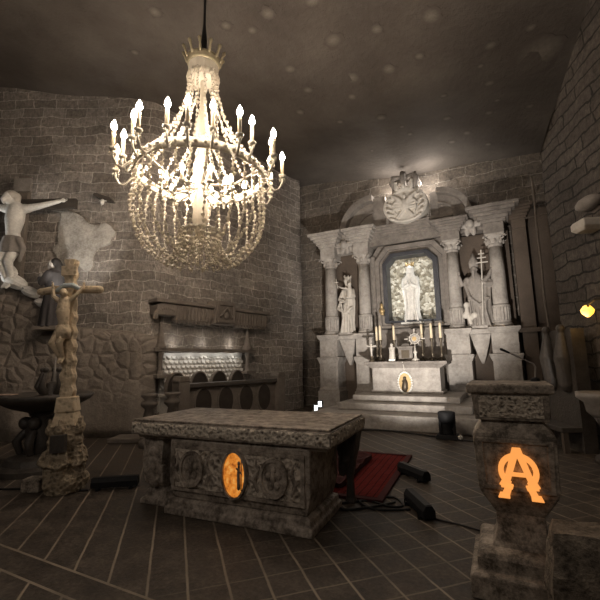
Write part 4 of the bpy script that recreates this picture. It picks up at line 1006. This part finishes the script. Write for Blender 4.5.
# little balusters near the corner
for i, (x, y, lb) in enumerate(((-6.38, 5.72, 'squat stone baluster left of the oval stall, behind the table corner'), (-6.25, 6.2, 'squat stone baluster right beside the pew end, behind the table corner'))):
    m = MB(); m.lathe([(.17, 0), (.17, .12), (.1, .2), (.13, .5), (.08, .72), (.16, .8), (.16, .86), (.09, .9), (.16, .98), (.16, 1.02)], n=14); o = m.build('baluster', 'stall', smooth=True); o.location = (x, y, 0); tag(o, lb, 'baluster', 'small stone balusters')

# ------------------------------------------------------------------ left: rock mound, crucifix, woman, salt cross, font
frz = YAW
mo = K.copy()
# local x along rt, local -y toward the camera
def mtop(x):
    pts = [(-7, 4.4), (-4.2, 4.3), (-3.3, 3.7), (-2.55, 3.15), (-1.75, 2.46), (-.8, 2.4), (-.2, 2.3), (.15, 2.2)]
    for (a, b), (c, d) in zip(pts, pts[1:]):
        if a <= x <= c: return b + (d - b) * (x - a) / (c - a)
    return 2.3
G, U = [], []
nu, nv = 90, 30
for j in range(nv + 1):
    r, ru = [], []
    for i in range(nu + 1):
        x = -7 + 7.15 * i / nu; zt = mtop(x); left = max(0, min(1, (-1.2 - x) / 1.5)); cl = max(0., min(1., (.15 - x) / .35)) ** .5
        if j < nv - 4:
            v = j / (nv - 4); z = zt * v; d = (.42 + .25 * left) * (1 - .25 * v) * cl + (.04 + .08 * left) * mnoise.noise(Vector((x * 1.7, z * 1.7, 2))) * cl
            if v < .08: d -= .12 * cl * (1 - v / .08)
        else:
            v = (j - nv + 4) / 4; z = zt + .05 * sin(v * pi) + (.12 * left) * mnoise.noise(Vector((x * 3, v * 3, 7))); d = (.32 + .19 * left) * (1 - v) * cl - .06
        r.append((x, -max(d, -.08), z)); ru.append((x, z + (v * .3 if j >= nv - 4 else 0)))
    G.append(r); U.append(ru)
m = MB(); m.grid(G, U); o = m.build('rock_mound', 'hex', smooth=True); o.location = mo; o.rotation_euler = (0, 0, frz); struct(o)
o['label'] = 'cobbled brown rock base carved along the left wall'; o['category'] = 'rock'
# low step right of the mound
m = MB(); m.box(-.9, .9, -.62, -.05, 0, .1); o = m.build('trim_1', 'stall', bevel=.02); o.location = (-6.9, 6.55, 0); o.rotation_euler = (0, 0, frz); struct(o)
# pale crust patch on wall
m = MB(); Pp = [(-2.37, 5.35), (-2.3, 5.6), (-2.0, 5.42), (-1.6, 5.1), (-1.25, 5.1), (-1.0, 4.9), (-1.1, 4.6), (-1.5, 4.35), (-1.45, 4.0), (-1.7, 3.85), (-1.95, 4.1), (-2.2, 3.75), (-2.42, 3.85), (-2.35, 4.2), (-2.52, 4.5), (-2.4, 4.65), (-2.45, 5.0)]
Pq = []
for (x0, z0), (x1, z1) in zip(Pp, Pp[1:] + Pp[:1]):
    for k in range(5):
        x, z = x0 + (x1 - x0) * k / 5, z0 + (z1 - z0) * k / 5; nz_ = mnoise.noise_vector(Vector((x * 5, z * 5, 3)))
        Pq.append((x + .09 * nz_.x, z + .09 * nz_.y))
m.prism(Pq, -.06, .03); o = m.build('salt_crust', 'patch', bevel=.02); o.location = K; o.rotation_euler = (0, 0, frz); struct(o)
o['label'] = 'pale crumbling salt crust patch on the left wall'; o['category'] = 'crust'
# large crucifix
cp0 = K + fw * -.5; bx = -2.72
t = thing('crucifix', 'large dark wooden crucifix with a life-size white figure, left edge', 'crucifix', K - fw * .42 + rt * -3.08, frz)
m = MB(); m.box(-.13, .13, -.06, .06, 2.9, 6.2); m.build('upright', 'stall', t, bevel=.01)
m = MB(); m.box(-1.15, 1.3, -.07, .05, 5.36, 5.6); m.build('crossbar', 'dark', t, bevel=.01)
m = MB(); m.box(-.2, .2, -.1, -.04, 5.78, 6.12); m.build('titulus', 'grey', t)
m = MB()
m.tube([(0, -.2, 5.28), (.02, -.25, 5.0), (.0, -.24, 4.7), (.02, -.2, 4.45)], [.19, .2, .145, .165], 14, True)
m.tube([(-.25, -.2, 5.3), (.25, -.2, 5.3)], [.11, .11], 10, True); m.tube([(0, -.2, 5.3), (-.04, -.24, 5.48)], [.085, .08], 8, True)
head(m, (-.15, -.3, 5.55), .135, (-.7, -1, -.55)); m.tube([(-.18, -.4, 5.46), (-.17, -.4, 5.36)], [.06, .025], 7, True)
for s in (-1, 1):
    m.tube([(s * .24, -.2, 5.3), (s * .55, -.17, 5.38), (s * .95, -.13, 5.5)], [.1, .075, .05], 10, True); hand(m, (s * .97, -.13, 5.51), (s, 0, .1), (0, -1, 0), .05)
    m.tube([(s * .1, -.2, 4.42), (s * .1 - .06, -.36, 3.98), (s * .05, -.2, 3.55)], [.14, .105, .06], 10, True)
    m.tube([(s * .05, -.2, 3.52), (s * .04, -.34, 3.38)], [.055, .04], 8, True)
m.build('body', 'white', t, smooth=True, remesh=.025)
m = MB(); robe(m, [(4.2, .0, -.24, .26, .2), (4.4, .0, -.22, .25, .2), (4.6, .0, -.22, .2, .18)], 9, .08, 30); m.tube([(.2, -.3, 4.5), (.32, -.3, 4.3), (.26, -.3, 4.0)], [.08, .07, .04], 8, True); m.build('loincloth', 'grey', t, smooth=True, remesh=.025)
m = MB(); m.sph((-.11, -.24, 5.61), (.155, .15, .13)); m.tube([(-.0, -.22, 5.6), (.03, -.24, 5.45), (.05, -.26, 5.32)], [.09, .07, .03], 8, True); m.tube([(-.2, -.2, 5.6), (-.26, -.24, 5.42)], [.07, .04], 8, True); m.build('hair', 'pale', t, smooth=True, remesh=.022)
# white rubble at the foot
rub = []
random.seed(11)
for i, (x, z, s, lb) in enumerate(((-3.0, 3.55, .2, 'white salt boulder at the foot of the large crucifix'), (-2.62, 3.3, .15, 'white salt lump right of the crucifix foot'), (-2.3, 3.02, .13, 'white salt lump on rock slope below crucifix, left of dark robed woman'), (-3.25, 3.85, .2, 'white salt boulder at left edge beside crucifix foot'), (-2.08, 2.82, .1, 'small white salt lump lowest on the slope, beside dark robe'))):
    m = MB(); R = []
    for a in range(8):
        th = -pi / 2 + pi * a / 7; R.append([tuple(s * max(cos(th), .03) * (1 + .35 * mnoise.noise(Vector((a, j * .9, i)))) * c for c in (1.6 * cos(2 * pi * j / 10), .9 * sin(2 * pi * j / 10))) + (s * .8 * sin(th) * (1 + .3 * mnoise.noise(Vector((j, a, i + 9)))),) for j in range(10)])
    m.rings(R); o = m.build('salt_lump', 'white', bevel=0); o.location = K + rt * x - fw * .55 + Vector((0, 0, z)); o.rotation_euler = (0, .5, frz); tag(o, lb, 'rock', 'white salt lumps under the crucifix')
# woman in a dark robe
t = thing('robed_woman_statue', 'statue of a woman in dark hooded robe praying towards the crucifix', 'statue', K - fw * .72 + rt * -2.0 + Vector((0, 0, 2.4)), frz)
m = MB(); m.box(-.25, .25, -.2, .2, 0, .08); m.build('base', 'hex', t)
m = MB()
robe(m, [(.06, .02, 0, .24, .22), (.4, .02, 0, .22, .2), (.85, .02, 0, .17, .16), (1.1, .02, 0, .19, .17), (1.28, .02, 0, .17, .15), (1.4, .0, 0, .09, .09)], 9, .1, 40)
m.tube([(.06, .02, 1.42), (.1, .03, 1.25), (.1, .05, 1.0)], [.08, .12, .1], 10, True)
m.tube([(-.02, -.16, 1.26), (-.16, -.2, 1.02), (-.24, -.12, 1.16)], [.085, .075, .05], 8, True); m.tube([(-.02, .14, 1.26), (-.16, .12, 1.02), (-.24, .0, 1.16)], [.085, .075, .05], 8, True)
wb = m.build('robe', 'robe', t, smooth=True, remesh=.018)
m = MB(); head(m, (-.05, 0, 1.5), .115, (-1, -.45, .15)); m.tube([(-.02, -.01, 1.42), (-.01, -.03, 1.32), (-.04, -.1, 1.2)], [.055, .06, .05], 8, True); m.build('face', 'skin', t, smooth=True, remesh=.01)
m = MB(); m.sph((.01, .02, 1.54), (.115, .125, .12)); m.tube([(.06, .02, 1.52), (.1, .02, 1.38), (.11, .03, 1.2)], [.09, .085, .05], 9, True); m.build('hair', S['hair'], t, smooth=True, remesh=.014)
m = MB()
for y in (-.05, .03): hand(m, (-.25, y, 1.17), (-.25, 0, 1), (0, -1 if y > 0 else 1, 0), .035)
m.build('hands', 'skin', t, smooth=True, remesh=.009)
# carved salt cross with golden figure
t = thing('salt_cross', 'tall carved golden salt cross with figure and sculpted base', 'cross', (-5.26, 3.39, 0), YAW + .1)
t.rotation_euler = (0, radians(-2.4), YAW + .1)
SX = .0
m = MB(); R = []
for j in range(60):
    z = .95 + 2.15 * j / 59; w = .075 + .012 * sin(z * 31) - .015 * (z - .95) / 2.1
    R.append([(a * (w + .012 * mnoise.noise(Vector((a, z * 9, b)))), b * (.07 + .012 * mnoise.noise(Vector((b, z * 8, a)))), z) for a, b in ((-1, -1), (0, -1.15), (1, -1), (1.15, 0), (1, 1), (0, 1.15), (-1, 1), (-1.15, 0))])
m.rings(R); m.build('shaft', 'cross', t)
m = MB(); m.tube([(-.4, 0, 2.66), (-.2, 0, 2.68), (.0, 0, 2.67), (.2, 0, 2.67), (.38, 0, 2.66)], [.05, .062, .06, .055, .06], 10, True); m.build('crossbar', 'cross', t)
m = MB(); m.box(-.09, .1, -.1, -.05, 2.86, 3.0); m.build('titulus', 'cross', t)
m = MB()
m.tube([(-.02, -.13, 2.5), (-.03, -.15, 2.34), (-.02, -.14, 2.2), (-.03, -.13, 2.1)], [.075, .085, .065, .075], 12, True)
head(m, (-.01, -.19, 2.6), .06, (.2, -1, -.4)); m.tube([(-.02, -.13, 2.5), (-.01, -.17, 2.56)], [.035, .035], 8, True)
for s in (-1, 1):
    m.tube([(s * .08 - .02, -.13, 2.5), (s * .15 - .02, -.13, 2.57), (s * .2, -.08, 2.7)], [.038, .03, .022], 8, True); hand(m, (s * .2, -.08, 2.71), (s * .2, 0, 1), (0, -1, 0), .02)
    m.tube([(s * .04 - .03, -.13, 2.1), (s * .05 - .09, -.2, 1.92), (s * .02 - .05, -.11, 1.72)], [.055, .042, .025], 8, True); m.tube([(s * .02 - .05, -.11, 1.72), (s * .02 - .04, -.17, 1.66)], [.024, .018], 7, True)
m.build('golden_figure', 'cross', t, smooth=True, remesh=.011)
m = MB(); robe(m, [(1.98, -.03, -.14, .09, .075), (2.08, -.03, -.13, .1, .085), (2.16, -.03, -.13, .08, .075)], 7, .08, 24); m.build('loincloth', 'cross', t, smooth=True)
m = MB(); m.tube([(-.15, -.06, 2.66), (-.05, -.09, 2.72), (.06, -.09, 2.72), (.14, -.06, 2.67)], [.03, .035, .035, .03], 8, True); m.build('blue_grey_collar', plain('blue_grey', (.58, .65, .67), .5), t)
m = MB(); m.box(-.16, .16, -.13, .13, .82, 1.0, .75, .75); m.box(-.13, .13, -.11, .11, 1.0, 1.2, .85, .85); m.build('socket', 'cross', t, bevel=.015)
base_m = carved('base_salt', (.11, .085, .058), (.36, .29, .2), 18, 1, .03)
random.seed(5)
m = MB(); m.lathe([(.24, 0), (.24, .1), (.17, .25), (.15, .5), (.2, .65), (.16, .85)], n=12)
for k in range(5):
    a = 2 * pi * k / 5 - pi / 2; c = Vector((.18 * cos(a), .17 * sin(a), 0))
    m.tube([c + Vector((0, 0, .1)), c + Vector((0, 0, .35)), c + Vector((0, 0, .52))], [.08, .09, .06], 9, True); m.sph(c + Vector((0, 0, .62)), .06, 8, 6)
    for s in (-1, 1): m.tube([c + Vector((s * .07, -.02, .5)), c + Vector((s * .12, -.06, .38)), c + Vector((s * .03, -.1, .34))], [.03, .03, .025], 7, True)
    m.sph(c * 1.05 + Vector((0, 0, .78)), (.07, .07, .08), 8, 6); m.tube([c * .9 + Vector((0, 0, .65)), c * 1.1 + Vector((0, 0, .9))], [.05, .03], 7, True)
    m.sph((.2 * cos(a + .6), .2 * sin(a + .6), .13), (.09, .09, .1), 8, 6)
m.build('sculpted_base', base_m, t, smooth=True, remesh=.017)
m = MB(); m.box(-.09, .09, -.26, -.18, .52, .74); m.build('plaque', 'dark', t, bevel=.006)
o = MB(); o.box(-.12, .12, -.1, .1, 0, .17); o = o.build('low_plinth_stone', 'ambo', bevel=.02); o.location = (-5.62, 3.2, 0); o.rotation_euler = (0, 0, .45); tag(o, 'low square stone block left of the salt cross foot', 'block')
# font
t = thing('stone_font', 'dark carved stone font with wide shallow bowl, left edge', 'font', (-6.75, 3.9, 0))
m = MB(); m.lathe([(.62, 0), (.62, .08), (.5, .12), (.46, .2), (.3, .26)], n=24); m.build('foot', 'dark', t, smooth=False)
m = MB(); m.lathe([(.28, .22), (.2, .4), (.25, .6), (.18, .8), (.24, .92)], n=16)
for k in range(6):
    a = 2 * pi * k / 6; m.sph((.24 * cos(a), .24 * sin(a), .72), (.1, .1, .1), 8, 6); m.tube([(.22 * cos(a), .22 * sin(a), .6), (.34 * cos(a), .34 * sin(a), .45), (.27 * cos(a), .27 * sin(a), .25)], [.06, .07, .05], 7, True)
m.build('stem', 'dark', t, smooth=True)
m = MB(); m.lathe([(.22, .88), (.45, .95), (.66, 1.06), (.72, 1.14), (.68, 1.17), (.6, 1.12), (.2, 1.05)], n=32); m.build('bowl', 'dark', t, smooth=True)
m = MB(); m.lathe([(.3, 1.06), (.3, 1.12), (.1, 1.16), (.12, 1.3), (.05, 1.36)], (0, .1, 0), 12)
for k in range(5):
    a = 2 * pi * k / 5; m.tube([(.1 * cos(a), .1 + .1 * sin(a), 1.12), (.22 * cos(a), .1 + .22 * sin(a), 1.28), (.16 * cos(a), .1 + .16 * sin(a), 1.5)], [.05, .06, .03], 7, True); m.sph((.16 * cos(a), .1 + .16 * sin(a), 1.55), .05, 7, 5)
m.build('carved_centre', 'dark', t, smooth=True)
m = MB(); m.tube([(0.03, .1, 1.3), (.03, .1, 1.86)], [.025, .01], 8); m.sph((.03, .1, 1.87), .02, 7, 5); m.build('spike', 'grey', t)
o = MB(); o.box(-.12, .12, -.08, .08, 0, .012); o = o.build('leaflet', plain('pinkish_paper', (.5, .36, .28), .8)); o.location = (-7.12, 3.52, 1.165); o.rotation_euler = (0, 0, .4); tag(o, 'small pinkish paper lying on rim of stone font', 'paper')
# bracket lamp on left wall
t = thing('wall_bracket', 'small dark bracket with white lamp on left wall above salt crust', 'lamp', K + rt * -1.28 - fw * .02 + Vector((0, 0, 5.7)), frz)
m = MB(); m.prism([(-.24, .1), (-.2, .16), (.2, .02), (.24, -.06), (.0, -.02)], -.2, 0); m.build('plate', 'dark', t)
m = MB(); m.sph((.02, -.22, -.1), (.05, .05, .08), 8, 6); m.tube([(-.06, -.22, -.06), (.12, -.22, -.08)], .012, 6); m.build('lamp', 'white', t, smooth=True)

# ------------------------------------------------------------------ right wall fittings
rz_r = atan2(DR.y, DR.x)   # local x runs toward viewer, local -y into the room... 
def on_right(d, z, out=0.):
    n = Vector((-.931, -.365, 0)); return Vector((E2.x, E2.y, 0)) + Vector((DR.x, DR.y, 0)) * d + n * out + Vector((0, 0, z))
t = thing('sconce', 'small glowing amber lamp on curled iron arm, right wall', 'lamp', on_right(1.43, 2.38), rz_r)
m = MB(); m.tube([(.28, 0, .1), (.28, -.14, .16), (.2, -.3, .14), (.05, -.32, .08), (.0, -.3, .0)], .02, 7); m.box(.22, .34, -.02, .06, -.1, .2); m.build('arm', 'brass', t)
m = MB(); m.lathe([(.02, -.1), (.085, -.04), (.1, .02), (.05, .09), (.02, .1)], (-.02, -.3, -.02), 12); m.build('shade', 'lamp_amber', t, smooth=True)
t = thing('wall_corbel', 'pale stone corbel high on the right brick wall', 'corbel', on_right(1.47, 3.72), rz_r)
m = MB(); m.sqlathe([(.12, .18, 0), (.2, .22, .06), (.2, .22, .16), (.16, .2, .2)], (0, -.1, 0)); m.build('block', 'pale', t, bevel=.015)
m = MB(); m.sph((.02, -.1, .5), (.3, .16, .12)); m.build('upper_stone', 'grey', t, smooth=True)
t = thing('stone_stoup', 'stone stoup basin on a stem at the right picture edge', 'basin', on_right(1.72, 0, .42), rz_r)
m = MB(); m.lathe([(.2, 0), (.2, .08), (.1, .16), (.09, .55), (.16, .68)], n=16); m.build('stem', 'dark', t, smooth=True)
m = MB(); m.lathe([(.14, .66), (.24, .76), (.26, .9), (.36, .98), (.36, 1.06), (.28, 1.04), (.1, .9)], n=20); m.build('bowl', 'grey', t, smooth=True)
# dark carved figures panel against the right wall
t = thing('carved_bench', 'dark tall-backed carved bench standing along the right wall', 'bench', on_right(.72, 0, .3), rz_r)
m = MB(); m.box(-.65, .35, -.12, .1, 0, 2.1); m.build('back', 'dark', t)
for x in (-.4, .1):
    m = MB(); m.tube([(x, -.15, 1.1), (x, -.17, 1.6), (x, -.15, 2.0)], [.12, .15, .07], 10, True); m.sph((x, -.15, 2.12), .08, 9, 7); m.build('carved_figure', 'dark', t, smooth=True, remesh=.02)
m = MB(); m.box(-.65, .35, -.45, -.12, .34, .42); m.build('seat', 'dark', t, bevel=.01)
for x in (-.6, -.15, .3): m = MB(); m.box(x - .04, x + .04, -.43, -.35, 0, .34); m.build('leg', 'wood_shade', t)
# tall thin processional pole
t = thing('processional_pole', 'tall thin pale pole with short crossbar at right of altar wall', 'pole', (.98, 10.9, 0))
m = MB(); m.lathe([(.16, 0), (.14, .08), (.03, .12)], n=12); m.build('foot', 'dark', t)
m = MB(); R = []
for j in range(50):
    z = .1 + 6.0 * j / 49; w = .026 + .02 * max(0, mnoise.noise(Vector((z * 2.2, 1, 1)))); R.append([(.03 * mnoise.noise(Vector((z * .8, 2, 0))) + w * cos(2 * pi * k / 7), w * sin(2 * pi * k / 7), z) for k in range(7)])
m.rings(R); m.build('shaft', 'stall', t, smooth=True)
m = MB(); m.tube([(-.2, 0, 5.05), (.22, 0, 5.08)], .02, 7, True); m.build('crossbar', 'stall', t)

# ------------------------------------------------------------------ lights
def spot(name, loc, aim, power, col, size=60, blend=.6, r=.05):
    d = bpy.data.lights.new(name, 'SPOT'); d.energy = power; d.color = col; d.spot_size = radians(size); d.spot_blend = blend; d.shadow_soft_size = r
    o = bpy.data.objects.new(name, d); COL.objects.link(o); o.location = loc; o.rotation_euler = (Vector(aim) - Vector(loc)).to_track_quat('-Z', 'Y').to_euler(); return o
def point(name, loc, power, col, r=.05):
    d = bpy.data.lights.new(name, 'POINT'); d.energy = power; d.color = col; d.shadow_soft_size = r
    o = bpy.data.objects.new(name, d); COL.objects.link(o); o.location = loc; return o
def area(name, loc, aim, power, col, sx, sy):
    d = bpy.data.lights.new(name, 'AREA'); d.energy = power; d.color = col; d.shape = 'RECTANGLE'; d.size = sx; d.size_y = sy
    o = bpy.data.objects.new(name, d); COL.objects.link(o); o.location = loc; o.rotation_euler = (Vector(aim) - Vector(loc)).to_track_quat('-Z', 'Y').to_euler(); return o
W = (1, .92, .84)
spot('light_bar_beam', (-1.3, 5.8, .24), (-2.7, 12.5, 4.1), 2000, W, 64, .7, .04)
spot('altar_spot_right', (1.0, 6.9, .5), (-3.2, 12.6, 3.6), 150, W, 60)
spot('altar_spot_left', (-4.9, 7.6, .4), (-1.2, 12.7, 4.4), 130, W, 52)
area('niche_light', (-2.5, 12.56, 4.9), (-2.5, 12.85, 2.9), 5, (1, .99, .95), .9, .06)
area('niche_light', (-3.2, 12.55, 3.7), (-2.5, 12.75, 3.7), 5, (1, .99, .95), .05, 1.6)
area('niche_light', (-1.78, 12.55, 3.7), (-2.5, 12.75, 3.7), 3, (1, .99, .95), .05, 1.6)
point('crown_light', (-2.95, 12.8, 7.35), 45, W, .06); point('crown_light', (-1.75, 12.7, 7.35), 45, W, .06)
for d in (.6, 1.1, 1.6, 2.1, 2.6): point('stall_led', tuple(A0 + wd * d + Vector((.982, -.19, 0)) * .24 + Vector((0, 0, 1.8))), 1.3, (1, .97, .92), .03)
for d in (.6, 1.5, 2.5): point('ledge_lamp', tuple(A0 + wd * d + Vector((.2, -.04, 2.16))), 2.0, W, .03)
spot('crucifix_spot', tuple(K + rt * -5.2 - fw * .75 + Vector((0, 0, 3.6))), tuple(K + rt * -3.0 - fw * .5 + Vector((0, 0, 4.6))), 170, (1, .97, .92), 70)
spot('crust_spot', tuple(K + rt * -1.3 - fw * 1.5 + Vector((0, 0, 2.6))), tuple(K + rt * -1.75 + Vector((0, 0, 4.8))), 140, (1, .95, .88), 55)
point('sconce_light', tuple(on_right(1.43, 2.2, .42)), 2.5, (1, .6, .2), .05)
# added fill lights behind the camera, standing in for further hall chandeliers
for p in ((-3.5, -2.5, 5.2), (1.0, -3.0, 5.2)): point('front_fill_light', p, 120, (1, .87, .75), .6)
w = bpy.data.worlds.new('world'); SC.world = w; w.use_nodes = True
w.node_tree.nodes['Background'].inputs[0].default_value = (1, .92, .84, 1); w.node_tree.nodes['Background'].inputs[1].default_value = .012
SC.view_settings.view_transform = 'Standard'; SC.view_settings.look = 'None'; SC.view_settings.gamma = 1; SC.view_settings.exposure = 0
SC.view_settings.use_curve_mapping = False
SC.cycles.use_denoising = True; SC.cycles.denoising_prefilter = 'ACCURATE'; SC.cycles.max_bounces = 5; SC.cycles.sample_clamp_indirect = 6
